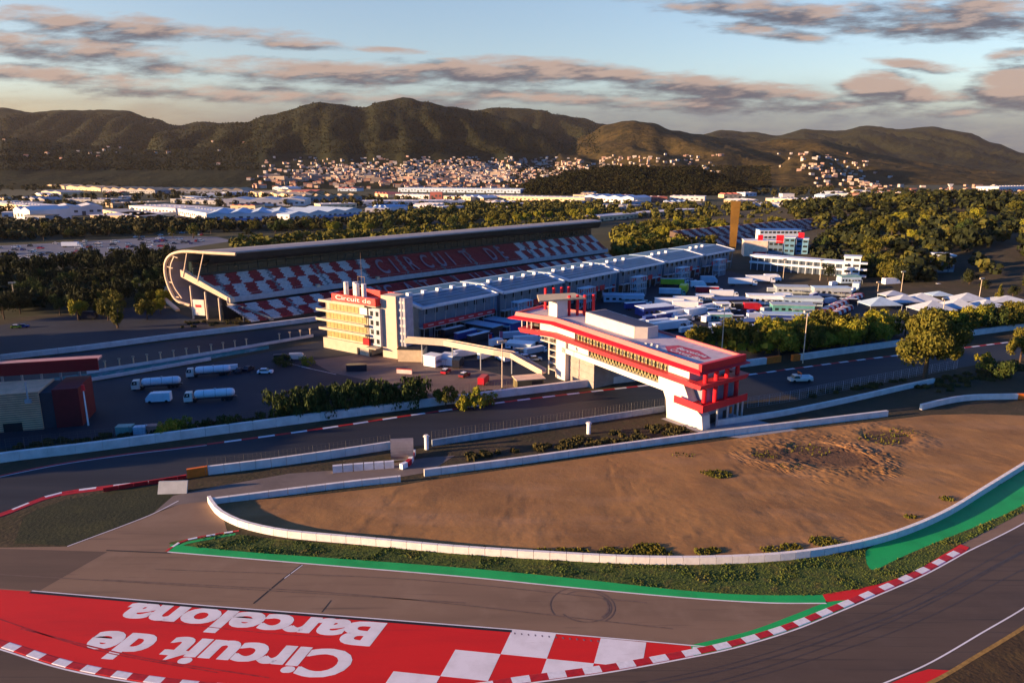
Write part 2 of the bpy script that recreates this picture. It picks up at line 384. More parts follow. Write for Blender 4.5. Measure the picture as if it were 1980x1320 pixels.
for q, w_ in (([(40,1215),(260,1268),(520,1310)], .14), ([(-20,1190),(180,1255),(420,1300)], .10), ([(300,1200),(500,1222),(640,1232)], .08)):
    ribbon(b, gp(q), -w_, w_, .044)
tag(b.build('tyre_marks', M('tyre_mark_red', (.36,.018,.014), rough=.5, var=.5, scale=.8)), kind='structure')
b = MB(); tl = gp(top[2:6], sm=False)
ribbon(b, tl, -.55, .05, .045); tag(b.build('drain_channel', black), kind='structure')
b = MB(); ribbon(b, gp(top[2:], sm=False), .06, .30, .046); tag(b.build('runoff_white_line', white), kind='structure')
b = MB()
for k in range(13):                                          # small stencilled marks on the first chequers
    p = o0+ax*(.10+k*.155)+ay*.14
    b.box((p.x, p.y, .038), (.22, .42, .004), .2)
tag(b.build('stencilled_marks', M('faded_marks', (.16,.12,.14))), kind='structure')
# kerb round the red area
b = MB(); Kp = resample(KLg, 2.6); kerb_mesh(b, Kp, 1.55, .06); o = b.build('kerb', [redk, whitek]); tag(o, kind='structure')
b = MB(); ribbon(b, KLg+edge_r[1:], -.35, -.08, .03); tag(b.build('track_white_line', white), kind='structure')
# green and red painted strips
gl = [(325,1066),(480,1079),(660,1094),(900,1114),(1100,1134),(1320,1154),(1480,1164),(1597,1165)]
glg = gp(gl)
sheet('green_strip', glg+list(reversed(gp([(330,1052),(480,1067),(660,1080),(900,1098),(1100,1117),(1320,1141),(1460,1150),(1595,1150)]))), .05, green)
b = MB(); ribbon(b, glg, -.30, 0, .052); tag(b.build('runoff_edge_line', white), kind='structure')
i0 = next(i for i, p in enumerate(KLg) if (p-g(1420,1250)).length < 1.6)
sheet('green_wedge', gp([(1335,1247),(1450,1219),(1540,1186),(1597,1165),(1672,1153),(1705,1140)], sm=True)+list(reversed(KLg[i0-4:i0+15])), .034, green)
sheet('red_strip', gp([(1590,1149),(1682,1133),(1760,1108),(1820,1074),(1857,1052)])+gp([(1874,1058),(1868,1065),(1785,1110),(1700,1147),(1655,1158),(1598,1163)], sm=False), .056, red)
# grass between the white wall and the green strip
gtop = [(440,1030),(520,1040),(660,1052),(900,1068),(1100,1080),(1320,1089),(1500,1083),(1600,1070),(1700,1045),(1800,1008),(1900,950),(2000,890),(2150,800)]
gbot = [(2250,830),(2100,910),(1985,985),(1930,1015),(1857,1052),(1820,1074),(1760,1108),(1682,1133),(1595,1150),(1460,1150),(1320,1141),(1100,1117),(900,1098),(660,1080),(480,1067),(330,1052),(370,1040)]
sheet('grass_strip', gp(gtop)+gp(gbot), .018, grassm)
sheet('green_runoff', gp([(1672,1066),(1700,1050),(1800,1014),(1900,957),(2000,897),(2150,808)])+gp([(2150,870),(1985,972),(1900,1012),(1800,1052),(1740,1078),(1690,1101),(1676,1090)]), .026, green)
# small red-white kerb at the access road mouth
b = MB(); kerb_mesh(b, resample(gp([(325,1066),(352,1048),(395,1038),(462,1027)]), 1.6), .7, .05); tag(b.build('kerb', [redk, whitek]), kind='structure')
b = MB(); ribbon(b, gp([(328,1064),(356,1049),(398,1040),(455,1030)]), -.9, -.1, .054); tag(b.build('green_kerb_backing', green), kind='structure')
# grass left, access road, patches, cut lines
sheet('grass_left', gp([(28,1050),(45,1000),(70,985),(130,965),(240,945),(330,935),(335,958),(298,990),(235,1015),(130,1054)], sm=False), .014, MX('grass_dark', (.024,.028,.010), [((.05,.05,.014), .15, .45, .7, .7, None), ((.012,.016,.006), .7, .5, .7, .6, None)], bump=.1, bscale=1.5))
b = MB(); ribbon(b, gp([(130,1056),(235,1017),(298,992),(345,968)]), -.12, .12, .04); tag(b.build('access_edge_line', white), kind='structure')
sheet('access_road', gp([(298,990),(335,958),(420,940),(560,915),(700,905),(820,885),(880,880),(830,912),(700,935),(560,952),(405,968),(345,975)], sm=False), .016, service)
sheet('asphalt_patch', gp([(-300,1058),(0,1060),(208,1066),(75,1142),(-300,1115)], sm=False), .006, MX('asphalt_dark', (.12,.08,.056), [((.085,.058,.042), .1, .45, .7, .7, (.12, (.35, 2.6, 1)))]))
b = MB(); ribbon(b, gp([(583,1091),(545,1120),(490,1166)], sm=False), -.14, .14, .02); ribbon(b, gp([(206,1063),(330,1068)], sm=False), -.3, .1, .02)
ribbon(b, gp([(640,1160),(622,1183)], sm=False), -.08, .08, .02)
tag(b.build('tar_joint', M('tar', (.03,.026,.026))), kind='structure')
b = MB(); ribbon(b, gp([(583,1091),(548,1117)], sm=False), .15, .32, .021); tag(b.build('grid_line', white), kind='structure')
b = MB()                                                     # doughnut tyre marks
cc = g(1130,1171)
for r_, a0, a1, w_ in ((4.3,-2.6,2.2,.13),(4.9,-1.,1.2,.10),(3.9,-.9,.6,.16),(5.6,1.8,3.6,.08)):
    ribbon(b, [cc+Vector((math.cos(a0+(a1-a0)*k/30)*r_, math.sin(a0+(a1-a0)*k/30)*r_, 0)) for k in range(31)], -w_, w_, .022)
for q in ([(200,1120),(700,1150),(1300,1215)], [(300,1100),(800,1120),(1250,1165)], [(0,1110),(500,1140),(900,1165)]):
    ribbon(b, gp(q), -.12, .12, .021)
tag(b.build('tyre_marks', M('tyre_mark', (.135,.090,.062), rough=.6, var=.3, scale=.8)), kind='structure')
# skid lines on the curve
b = MB()
for dy, w_, kk in ((22,.10,.02),(30,.16,.035),(50,.12,.01),(55,.1,.05)):
    q = [(x, y+dy+(x-1300)*kk) for x, y in [(1180,1310),(1400,1262),(1600,1195),(1780,1120),(1980,1010)]]
    ribbon(b, gp(q), -w_, w_, .022)
tag(b.build('tyre_marks', M('tyre_mark_dark', (.056,.041,.033), rough=.55, var=.3, scale=.5)), kind='structure')

# gravel trap, modelled as an undulating sheet
W1 = [(405,970),(418,990),(440,1006),(480,1022),(560,1038),(700,1051),(880,1068),(1080,1081),(1250,1089),(1400,1088),(1530,1080),(1640,1063),(1740,1036),(1830,997),(1910,948),(2000,892),(2150,800)]
W1g = gp(W1, .0, 8)
gt = W1g+gp([(2150,790),(1985,803),(1880,800),(1800,802),(1715,812),(1550,830),(1370,855),(1170,880),(1000,904),(820,930),(775,938),(560,962)], sm=False)
b = MB(); b.poly([(p.x, p.y, 0) for p in gt]); o = b.build('gravel_trap', dirtg); tag(o, kind='structure')
bm = bmesh.new(); bm.from_mesh(o.data)
for it in range(60):
    e = [e for e in bm.edges if e.calc_length() > 3.2]
    if not e: break
    bmesh.ops.subdivide_edges(bm, edges=e, cuts=1); bmesh.ops.triangulate(bm, faces=[f for f in bm.faces if len(f.verts) > 3])
    bmesh.ops.beautify_fill(bm, faces=bm.faces, edges=bm.edges)
pits = [(g(1590,880), 11, .9), (g(1715,845), 8, .8), (g(1500,880), 7, .5), (g(1650,890), 7, .6)]
for it in range(2):
    e = [e for e in bm.edges if e.calc_length() > .9 and any(((e.verts[0].co.x-p.x)**2+(e.verts[0].co.y-p.y)**2) < (r_*1.7)**2 for p, r_, h_ in pits)]
    bmesh.ops.subdivide_edges(bm, edges=e, cuts=1); bmesh.ops.triangulate(bm, faces=[f for f in bm.faces if len(f.verts) > 3])
for v in bm.verts:
    if v.is_boundary: v.co.z = .012; continue
    z = .03+.22*abs(noise.fractal(v.co*.06, .8, 2.1, 4))+.10*abs(noise.noise(v.co*.35))
    for p, r_, h_ in pits:
        d = math.hypot(v.co.x-p.x, (v.co.y-p.y)*1.0)/r_
        if d < 1.6: z += h_*.45*math.exp(-((d-1)**2)*7)*(.35+.7*abs(noise.fractal(Vector((v.co.x*.5, v.co.y*.9, 9)), .6, 2.2, 5)))-(.25*h_ if d < .8 else 0)+.12*noise.noise(Vector((v.co.x*1.7, v.co.y*2.1, 0)))
    v.co.z = max(z, .03)
o.data.materials.append(MX('damp_soil', (.15,.075,.035), [((.09,.05,.025), .3, .45, .65, .8, None), ((.24,.13,.06), .5, .55, .7, .7, None), ((.06,.05,.015), .8, .62, .7, .7, None)], rough=.95, bump=.12, bscale=1.6))
for f in bm.faces:
    c_ = f.calc_center_median()
    for p, r_, h_ in pits:
        if math.hypot(c_.x-p.x, (c_.y-p.y)*1.5)/r_ < .85+.35*noise.fractal(c_*.25, .7, 2.1, 3): f.material_index = 1
bm.to_mesh(o.data); bm.free()
for p in o.data.polygons: p.use_smooth = True
b = MB()
for p, r_, h_ in pits[:2]:
    b.poly([(p.x+r_*.8*math.cos(t)*(1+.3*noise.noise(Vector((t,p.x,0)))), p.y+r_*.62*math.sin(t)*(1+.3*noise.noise(Vector((p.x,t,0)))), .62) for t in [k*math.pi/10 for k in range(20)]])
# ------------------------------------------------------------------ walls round the gravel
def wall(name, pts, label, h=1.5, th=.5, mat=conc, panel=4., cat='wall', smo=True, raw=None, gap=.08, group=None):
    P = resample(raw or gp(pts, sm=smo), panel)
    c = sum(P, Vector())/len(P)
    b = MB(); wall_mesh(b, P, h, th, gap=gap)
    o = b.build(name, mat, loc=(c.x, c.y, 0)); return tag(o, label, cat, group)
wall('concrete_wall', None, 'long curving white wall of panels between the brown gravel and the foreground grass', 1.45, .7, conc, 3., raw=W1g)
wall('concrete_wall', [(405,975),(560,955),(680,940),(775,930)], 'white wall at the left end of the gravel beside the access road', 1.35, .8, concb)
wall('concrete_wall', [(820,920),(1000,897),(1170,873),(1370,846),(1550,824),(1715,804)], 'straight pale wall along the far side of the brown gravel', 1.7, .8, concb)
wall('concrete_wall', [(1385,822),(1450,813),(1530,800),(1650,775),(1750,752),(1805,740)], 'pale wall climbing right beside the service road past the bridge end', 1.6, .8, concb)
wall('concrete_wall', [(1780,792),(1830,780),(1880,773),(1966,771)], 'pale wall at the far right edge of the gravel', 1.7, .8, concb)
wall('barrier_padding', [(1966.5,771),(2010,772)], 'orange padded end of the wall at the right edge', 1.75, .8, orange, cat='barrier padding')
# ------------------------------------------------------------------ back straight (crosses the middle of the picture)
UP = [(-200,965),(0,921),(120,897),(250,878),(400,860),(620,830),(800,803),(1000,775),(1250,746),(1350,736),(1450,725),(1560,710),(1700,692),(1850,675),(2000,657),(2200,640)]
LO = [(-200,1060),(0,992),(100,955),(195,940),(300,928),(400,917),(560,897),(750,868),(900,852),(1100,822),(1280,796),(1440,778),(1600,748),(1750,727),(1990,690),(2200,660)]
UPg, LOg = gp(UP), gp(LO)
sheet('track_straight', UPg+list(reversed(LOg)), .012, trk2)
b = MB(); seg = [p for p in UPg if p.x > g(395,860).x]
Kp = resample(seg, 4.2); kerb_mesh(b, [p for p in Kp], 1.2, .06); tag(b.build('kerb', [redk, whitek]), kind='structure')
b = MB(); seg2 = [p for p in UPg if p.x <= seg[0].x+.1]; kerb_mesh(b, resample(seg2, 3), 1.0, .06, alt=(0,)); ribbon(b, seg2, -.35, -.05, .03, 1); tag(b.build('kerb', [redk, whitek]), kind='structure')
b = MB(); seg = list(reversed([p for p in LOg if p.x < g(362,920).x])); kerb_mesh(b, resample(seg, 3.4), .9, .06, (0,1)); kerb_mesh(b, [p+Vector((.25,-.9,0)) for p in resample(seg, 3.4)], 1.3, .05, (0,)); tag(b.build('kerb', [redk, whitek]), kind='structure')
W6 = [(-200,925),(0,893),(165,873),(330,851),(600,815),(830,785),(1050,757),(1225,736),(1340,722),(1480,703)]
wall('concrete_wall', W6, 'long white wall along the far side of the track that passes under the bridge', 2.3, 1.2, concb, 6)
wall('barrier_padding', [(1480.6,703),(1508,699)], 'orange padding on the left side of the wall gap right of the bridge', 2.35, 1.2, orange, cat='barrier padding')
wall('barrier_padding', [(1531,698),(1545,696)], 'orange padding on the right side of the wall gap right of the bridge', 2.35, 1.2, orange, cat='barrier padding')
wall('concrete_wall', [(1545.6,696),(1620,685),(1740,668),(1860,651),(1985,634),(2100,618)], 'pale blue-grey wall behind the track passing behind the big tree', 2.3, 1.2, concb, 6)
wall('guard_wall', [(403,917),(500,905),(560,897),(650,884),(755,868)], 'low grey wall on the near side of the track left of the tunnel pipe', 2.1, .7, concb, 3.5)
wall('guard_wall', [(835,862),(900,852),(1100,823),(1200,808),(1284,795)], 'low grey wall on the near side of the track ending at the bridge foot', 1.7, .5, rail, 3.5)
wall('barrier_padding', [(362,924),(402.4,917.5)], 'orange padding at the end of the wall where the kerb stops', 2.2, .8, orange, cat='barrier padding')
wall('red_barrier', [(200,950),(280,937),(361.4,924.2)], 'dark red low barrier behind the kerb of the left bend', .9, .4, redk, 3, cat='barrier')
wall('tyre_barrier', [(643,913),(700,908),(765,903)], 'short row of white blocks beside the access road, behind the gravel wall', 1.7, .9, M('offwhite_blocks', (.60,.58,.60)), 2.4, gap=.2, cat='barrier')
def fence(pts, label, h=3., post=4., mat=rail, raw=None, group=None, base=0., mesh=True, pm=None):
    P = resample(raw or gp(pts), post); c = sum(P, Vector())/len(P)
    t = thing('mesh_fence', label, 'fence', (c.x, c.y, 0), 0, group)
    def bl(bb, nm, mt):
        o = bb.build(nm, mt, loc=(c.x, c.y, 0)); o.parent = t; o.location = (0, 0, 0); return o
    pr0 = None
    for p in P:
        if pr0 is None:
            b = MB(); b.tube((0, 0, base), (0, 0, h), .06, .05, 5); pr0 = b.build('fence_post', pm or mat, t)
            o = pr0
        else:
            o = pr0.copy(); C.objects.link(o); o.parent = t
        o.location = (p.x-c.x, p.y-c.y, 0)
    b = MB()
    nh = 5
    for k in range(nh+1):
        z = base+(h-base)*k/nh
        for a, q in zip(P, P[1:]): b.tube((a.x, a.y, z), (q.x, q.y, z), .022, .022, 3, caps=False)
    for a, q in zip(P, P[1:]):
        for k in range(1, 4):
            m_ = a.lerp(q, k/4); b.tube((m_.x, m_.y, base), (m_.x, m_.y, h), .016, .016, 3, caps=False)
    bl(b, 'wire_mesh', mat); return t
wire = M('dark_wire', (.10,.10,.10), rough=.5, metal=.5)
fence([(403,912),(560,892),(755,864)], 'wire fence standing on the near side of the track left of the tunnel pipe', 3.4, mat=wire)
fence([(835,857),(1100,818),(1284,790)], 'wire fence on the near side of the track up to the bridge foot', 3.4, mat=wire)
fence([(1445,788),(1530,775),(1600,760),(1740,733),(1850,712)], 'wire fence on the near side of the track right of the bridge', 3.2, mat=M('pale_wire', (.38,.40,.44), rough=.5))
fence([(-60,880),(165,855),(330,836),(600,800),(830,770),(1040,747)], 'wire fence behind the long white wall along the far side of the track', 3.2, mat=wire)
# ------------------------------------------------------------------ bridge building over the track
def local(P, U):
    """frame with origin P (ground), axis U and its left normal"""
    P = Vector((P[0], P[1], 0)); U = Vector((U[0], U[1], 0)).normalized(); Nn = Vector((-U.y, U.x, 0))
    return lambda s, w, z=0.: P+U*s+Nn*w+Vector((0, 0, z))
def part(b, name, mats, root, smooth=False):
    """mesh given in world coordinates, parented to a thing that stands unrotated at root.location"""
    base = Vector((0, 0, 0)); r = root
    while r: base = base+r.location; r = r.parent
    o = b.build(name, mats, loc=base, smooth=smooth); o.location = (0, 0, 0); o.parent = root; return o
bwhite = M('bridge_white', (.70, .62, .55), rough=.7, var=.10, scale=.25, bump=.008)
bbeige = M('bridge_beige', (.60, .52, .44), rough=.75, var=.08, scale=.4, bump=.008)
bred = M('bridge_red', (.62, .010, .022), rough=.45, var=.15, scale=.3)
bpink = M('bridge_pink_coping', (.66, .13, .12), rough=.55, var=.12, scale=.4)
glass = M('dark_glass', (.030, .034, .030), rough=.12, var=.3, scale=.3, spec=.6)
fin = M('olive_fins', (.30, .26, .12), rough=.5, var=.3, scale=.8)
roofg = MX('bridge_roof', (.60, .50, .51), [((.30,.30,.34), .15, .45, .7, .7, None), ((.52,.46,.42), .4, .5, .75, .5, None)], rough=.7)
steel = M('grey_steel', (.42, .44, .46), rough=.45, var=.15, scale=.6, metal=.4)
dark = M('dark_void', (.018, .018, .020), rough=.7, var=.2, scale=.5)
def bridge():
    K = local((14.2, 235.2), (.5923, -.8053)); U = Vector((.5923, -.8053, 0))
    T = lambda s: -2.7*max(0, s)/60
    KK = lambda s, w, z: K(s, w, z+T(s))
    c = K(30, 9)
    root = thing('bridge_building', 'long white building with red roof edge and bands, bridging the track on two legs', 'building', (c.x, c.y, 0))
    WD = 18.5
    # plan outline of the roof, wing to the north-west
    wd = Vector((-12.9, 9.8, 0)); wn = Vector((.605, .796, 0))
    k0 = K(0, 0)
    def plan(off_n, off_f, off_s, off_w):
        """outline moved outwards by the given amounts at near side, far side, south end, wing end"""
        wu = wd.normalized()
        return [K(60.3+off_s, -off_n), K(60.3+off_s, WD+off_f), K(6, WD+off_f), k0+wd+wu*off_w+wn*(16+off_f), k0+wd+wu*off_w-wn*off_n, K(-.2*off_n, -off_n)]
    def sl(p):
        return (Vector((p[0], p[1], 0))-K(0, 0)).dot(U)
    zz = lambda z: (lambda p: z+T(sl(p)))
    def ring(b, A, za, B, zb, mi=0):
        n = len(A)
        for i in range(n):
            j = (i+1) % n
            b.poly([(A[i].x, A[i].y, zz(za)(A[i])), (A[j].x, A[j].y, zz(za)(A[j])), (B[j].x, B[j].y, zz(zb)(B[j])), (B[i].x, B[i].y, zz(zb)(B[i]))], mi)
    P0, P1, Pe, Pi = plan(0, 0, 0, 0), plan(.25, .25, .25, .25), plan(1.7, 1.4, 2.0, 2.2), plan(-.6, -.6, -.6, -.6)
    b = MB(); b.prism([p[:2] for p in Pi], zz(19.9), zz(20.35)); roof = part(b, 'roof', roofg, root)
    b = MB(); ring(b, Pi, 20.3, Pi, 21.0); ring(b, Pi, 21.0, P0, 21.05); ring(b, P0, 21.05, P1, 19.7); part(b, 'parapet', bpink, roof)
    b = MB(); ring(b, P1, 19.7, Pe, 19.0); ring(b, Pe, 19.0, Pe, 18.75); ring(b, Pe, 18.75, Pi, 18.6); part(b, 'eave', bred, roof)
    # south-end fascia panel and corner sweep
    b = MB(); b.prism([K(60.6, -.3)[:2], K(61.6, -.3)[:2], K(61.6, WD+.3)[:2], K(60.6, WD+.3)[:2]], zz(18.5), zz(21.3)); part(b, 'end_fascia', bred, root)
    # upper floor and lower floor bodies
    def body(s0, s1, w0, w1, z0, z1, m, nm):
        b = MB(); b.prism([K(s0, w0)[:2], K(s1, w0)[:2], K(s1, w1)[:2], K(s0, w1)[:2]], zz(z0), zz(z1)); return part(b, nm, m, root)
    body(9, 49, 1.3, 17.2, 14.6, 18.7, glass, 'upper_glazing')
    body(49, 56.5, 1.0, 17.4, 13.8, 18.7, bwhite, 'upper_end_wall')
    body(14.5, 48.5, 2.4, 16.2, 11.3, 14.4, glass, 'lower_glazing')
    # solid north part following the wing
    a0, a1 = K(9, 1.0), K(9, 17.4); w0_, w1_ = k0+wd*.42+wn*1.2, k0+wd*.42+wn*15
    b = MB(); b.prism([a0[:2], a1[:2], K(5, 17.4)[:2], w1_[:2], w0_[:2], K(.5, 1.0)[:2]], 13.6, 18.35); part(b, 'north_wall', bwhite, root)
    b = MB(); b.prism([K(14.5, 2.1)[:2], K(14.5, 16.5)[:2], K(2.5, 16.5)[:2], K(2.5, 2.1)[:2]], 10.4, 14.0); part(b, 'north_lower_wall', bwhite, root)
    # wing terrace glazing under the wing roof
    b = MB(); b.prism([(k0+wd*.78+wn*3)[:2], (k0+wd*.43+wn*3)[:2], (k0+wd*.43+wn*13)[:2], (k0+wd*.78+wn*13)[:2]], 16.2, 18.3); part(b, 'wing_glazing', glass, root)
    b = MB()
    for f_, w_ in ((.9, 1.5), (.62, .8), (.9, 12), (.75, 1.2)):
        p = k0+wd*f_+wn*w_; b.tube((p.x, p.y, 15), (p.x, p.y, 18.3), .22, .22, 8)
    part(b, 'wing_posts', bwhite, root)['kind'] = 'stuff'
    # diagonal fins, both floors
    for nm, s0, s1, w_, z0, z1, n_ in (('upper_fins', 10, 48.5, .95, 14.7, 18.6, 26), ('lower_fins', 15.4, 48, 2.05, 11.4, 14.4, 24)):
        b = MB()
        for i in range(n_):
            s = s0+(s1-s0)*(i+.5)/n_
            for ds in (-.55, .55):
                q = [KK(s-ds, w_, z0), KK(s-ds+.32, w_, z0), KK(s+ds+.32, w_, z1), KK(s+ds, w_, z1)]
                b.poly(q); b.poly([p+Vector((.12, .1, 0)) for p in q])
        part(b, nm, fin, root)
    b = MB()
    for i in range(14):
        s = 10+38.5*i/13; p, q = KK(s, 1.15, 14.7), KK(s, 1.15, 18.6); b.tube(p, q, .07, .07, 4)
    part(b, 'mullions', bwhite, root)['kind'] = 'stuff'
    # middle red band = balcony edge
    A, Bq, Ci = plan(.9, .6, 1.6, -2.6), plan(1.5, 1.0, 2.4, -2.0), plan(-1.2, -1.2, -1.2, -4.5)
    b = MB(); ring(b, Bq, 15.9, A, 14.35); ring(b, Bq, 15.9, Ci, 15.8); ring(b, A, 14.35, Ci, 14.25); part(b, 'balcony_band', M('band_red', (.62,.045,.055), rough=.5, var=.12, scale=.4), root)
    b = MB(); b.prism([p[:2] for p in plan(-.9, -.9, -.9, -4.2)], zz(14.3), zz(14.6)); part(b, 'balcony_floor', bbeige, root)
    # deck beam along the near side, and underside
    b = MB(); b.prism([K(2.5, 1.2)[:2], K(49, 1.2)[:2], K(49, 17)[:2], K(2.5, 17)[:2]], zz(9.7), zz(11.35)); part(b, 'deck', bwhite, root)
    # flared south pier wall
    b = MB()
    prof = [(45.5, 11.5), (47.6, 9.6), (48.6, 7.6), (49.2, 3.0), (49.2, -.3), (62.6, -.3), (61.6, 6.5), (57.0, 9.6), (54.0, 15.0), (45.5, 15.0)]
    for w_ in (1.0, 4.2): b.poly([K(s, w_, z+T(s)) for s, z in prof])
    for i in range(len(prof)):
        (s0, z0), (s1, z1) = prof[i], prof[(i+1) % len(prof)]
        b.poly([K(s0, 1.0, z0+T(s0)), K(s1, 1.0, z1+T(s1)), K(s1, 4.2, z1+T(s1)), K(s0, 4.2, z0+T(s0))])
    part(b, 'south_pier', bwhite, root)
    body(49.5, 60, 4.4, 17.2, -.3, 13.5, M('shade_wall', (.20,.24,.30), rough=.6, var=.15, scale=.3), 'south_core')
    # lower red balcony (south end) and stair
    b = MB(); q = [K(53.6, -1.0), K(63.2, -1.0), K(63.2, 17.8), K(53.6, 17.8)]
    b.prism([p[:2] for p in q], zz(8.9), zz(9.3)); b.prism([K(53.4,-1.2)[:2], K(63.5,-1.2)[:2], K(63.5,-.9)[:2], K(53.4,-.9)[:2]], zz(8.6), zz(10.6))
    b.prism([K(63.2,-.88)[:2], K(63.55,-.88)[:2], K(63.55,18)[:2], K(63.2,18)[:2]], zz(8.6), zz(10.6)); part(b, 'lower_balcony', bred, root)
    # red columns at the south end, two storeys of four
    for w_ in (2.0, 6.6, 11.2, 15.8):
        for z0, z1 in ((9.2, 14.0), (14.6, 18.4)):
            b = MB(); p, q = KK(61.2, w_, z0), KK(61.2, w_, z1); b.tube(p, q, .62, .62, 12); part(b, 'column', bred, root)
    b = MB()
    for w_ in (6.5, 11, 15.5, 17.6):
        p, q = K(62.4, w_, -.1), KK(62.4, w_, 8.7); b.tube(p, q, .3, .3, 8)
    part(b, 'ground_columns', steel, root)['kind'] = 'stuff'
    b = MB(); b.box(K(60.06, 8.3, .2), (.12, 3.2, 2.6), math.atan2(U.y, U.x)); b.box(K(60.06, 13.3, .2), (.12, 2.2, 2.6), math.atan2(U.y, U.x)); part(b, 'doors', dark, root)
    b = MB(); b.box(K(60.1, 15.6, 1.3), (.12, 1.0, 2.0), math.atan2(U.y, U.x)); part(b, 'orange_panel', orange, root)
    # north pier and stair block
    rz = math.atan2(U.y, U.x)
    b = MB(); b.prism([K(-.4, 1.2)[:2], K(4.3, 1.2)[:2], K(4.3, 4.2)[:2], K(-.4, 4.2)[:2]], -.3, 13.8); part(b, 'north_pier', bwhite, root)
    b = MB(); b.prism([K(4.8, 3.0)[:2], K(16.4, 3.0)[:2], K(16.4, 15)[:2], K(4.8, 15)[:2]], -.3, 10.3)
    for z in (2.0, 4.4, 6.8): b.prism([K(4.8, 2.85)[:2], K(16.5, 2.85)[:2], K(16.5, 3.0)[:2], K(4.8, 3.0)[:2]], z, z+.25)
    part(b, 'north_base_block', M('base_block', (.34,.28,.24), rough=.8, var=.15, scale=.5, bump=.02), root)
    b = MB()
    for i in range(5):
        z = 1.8+i*2.3; b.prism([K(-5.6, 2.0)[:2], K(-1.2, 2.0)[:2], K(-1.2, 6)[:2], K(-5.6, 6)[:2]], z, z+.3)
    for s in (-5.4, -1.4):
        for w_ in (2.2, 5.8): p = K(s, w_, 0); b.tube(p, p+Vector((0,0,13.8)), .3, .3, 6)
    for i in range(5):
        z = 2+i*2.3; b.poly([K(-5.2, 2.3, z), K(-1.6, 2.3, z+2.2), K(-1.6, 3.6, z+2.2), K(-5.2, 3.6, z)])
    b.prism([K(-9.5, 1.6)[:2], K(-.6, 1.6)[:2], K(-.6, 6)[:2], K(-9.5, 6)[:2]], 11.2, 11.6)
    for i in range(6):
        s = -9.2+i*1.6; b.tube(K(s, 1.8, 11.5), K(s, 1.8, 14), .09, .09, 4)
    part(b, 'stair_tower', bbeige, root)
    # penthouse, stair head with canopy and red chimneys on the roof
    b = MB(); q = [K(8.5, 6.0), K(30.5, 6.0), K(33.2, 9.0), K(33.2, 13.6), K(8.5, 14.6)]
    b.prism([p[:2] for p in q], zz(20.3), zz(23.9)); b2 = part(b, 'penthouse', bbeige, root)
    b = MB(); q = [K(9.2, 6.7), K(30.1, 6.7), K(32.4, 9.3), K(32.4, 13.0), K(9.2, 13.9)]
    b.prism([p[:2] for p in q], zz(23.9), zz(24.02)); part(b, 'penthouse_roof', M('penthouse_roof', (.045,.055,.10), rough=.7), b2)
    ch = K(-4.5, 5.5); chx = Vector((ch.x, ch.y, 0)); rw = math.atan2(9.8, -12.9)
    b = MB(); b.box((ch.x-.3, ch.y-.4, 20.3), (4.4, 4.6, 5.6), rz); sh = part(b, 'stair_head', bwhite, root)
    LG = local((ch.x, ch.y), (.90, .43))
    b = MB(); b.prism([LG(-9,-2.5)[:2], LG(8.5,-3.8)[:2], LG(9.5,6)[:2], LG(-4,8.5)[:2]], 26.0, 26.5); part(b, 'canopy', M('canopy_gold', (.60,.46,.26), rough=.6, var=.15, scale=.4), root)
    E1 = [(1056,625), (1071,0), (1086,0), (1100,0)]
    for px, pt in ((1055.5,557), (1071,556), (1086,555.5), (1100.5,554)):
        X = local(K(-14.5+(px-1055)*.10, 11.2)[:2], (1, 0))
        # rear row of chimneys, standing through the canopy
    rows = [((1055,557), 27.9, 9.0), ((1071,556), 27.9, 9), ((1086,555), 27.9, 9), ((1100,554), 27.9, 9), ((1101,571), 27.3, 5), ((1117,570), 27.3, 5), ((1131,570), 27.3, 5), ((1148,569), 27.3, 5)]
    for (px, py), z, _ in rows:
        r = ray(px, py); t = (z-CAM_H)/r.z; p = Vector((r.x*t, r.y*t, 0))
        b = MB(); b.tube((p.x, p.y, 20.2), (p.x, p.y, z), .52, .52, 12); part(b, 'chimney', bred, root)
    # roof emblem and lettering (red lozenge with pale writing), panels
    b = MB(); b.poly([KK(s, w, 20.37) for s, w in ((41.5, 7.6), (46.5, 3.4), (56.5, 6.6), (57, 9.5), (50, 12.6), (43, 11.8))]); em = part(b, 'roof_emblem', M('emblem_red', (.50,.06,.09), rough=.6, var=.3, scale=.7), roof)
    place = lambda s0, s1, w0, w1, z: (lambda u, v: KK(s0+(s1-s0)*u, w0+(w1-w0)*v, z)-root.location)
    def rt(txt, s0, s1, w0, w1, z, mat, nm='lettering', bold=.02):
        V, F = text_mesh(txt, bold); x0 = min(v.x for v in V); x1 = max(v.x for v in V); f = place(s0, s1, w0, w1, z)
        b = MB(); b.v = [tuple(f((v.x-x0)/(x1-x0), v.y/.729)) for v in V]; b.f = F; b.m = [0]*len(F); o = b.build(nm, mat); o.parent = root; return o
    rt('Circuit de', 45, 55.5, 5.4, 7.6, 20.43, white); rt('Barcelona', 45, 55.5, 8.4, 10.6, 20.43, white)
    b = MB()
    for i in range(7):
        s = 36+i*3.1; b.poly([KK(s, 14.2, 20.37), KK(s+.25, 14.2, 20.37), KK(s+.25, 17.5, 20.37), KK(s, 17.5, 20.37)])
    for i in range(5): b.box(KK(37+i*1.1, 4.5+(i%2)*1.3, 20.35), (.8, .5, .35), rz)
    part(b, 'roof_fittings', steel, root)
    # terrace in front of the south end
    sheet('terrace', [K(49,-1), K(64,-1), K(74, 6), K(78, 22), K(60, 19), K(52, 18)], .025, MX('terrace_paving', (.30,.30,.31), [((.22,.22,.24), .3, .45, .7, .7, None)], rough=.8))
bridge()
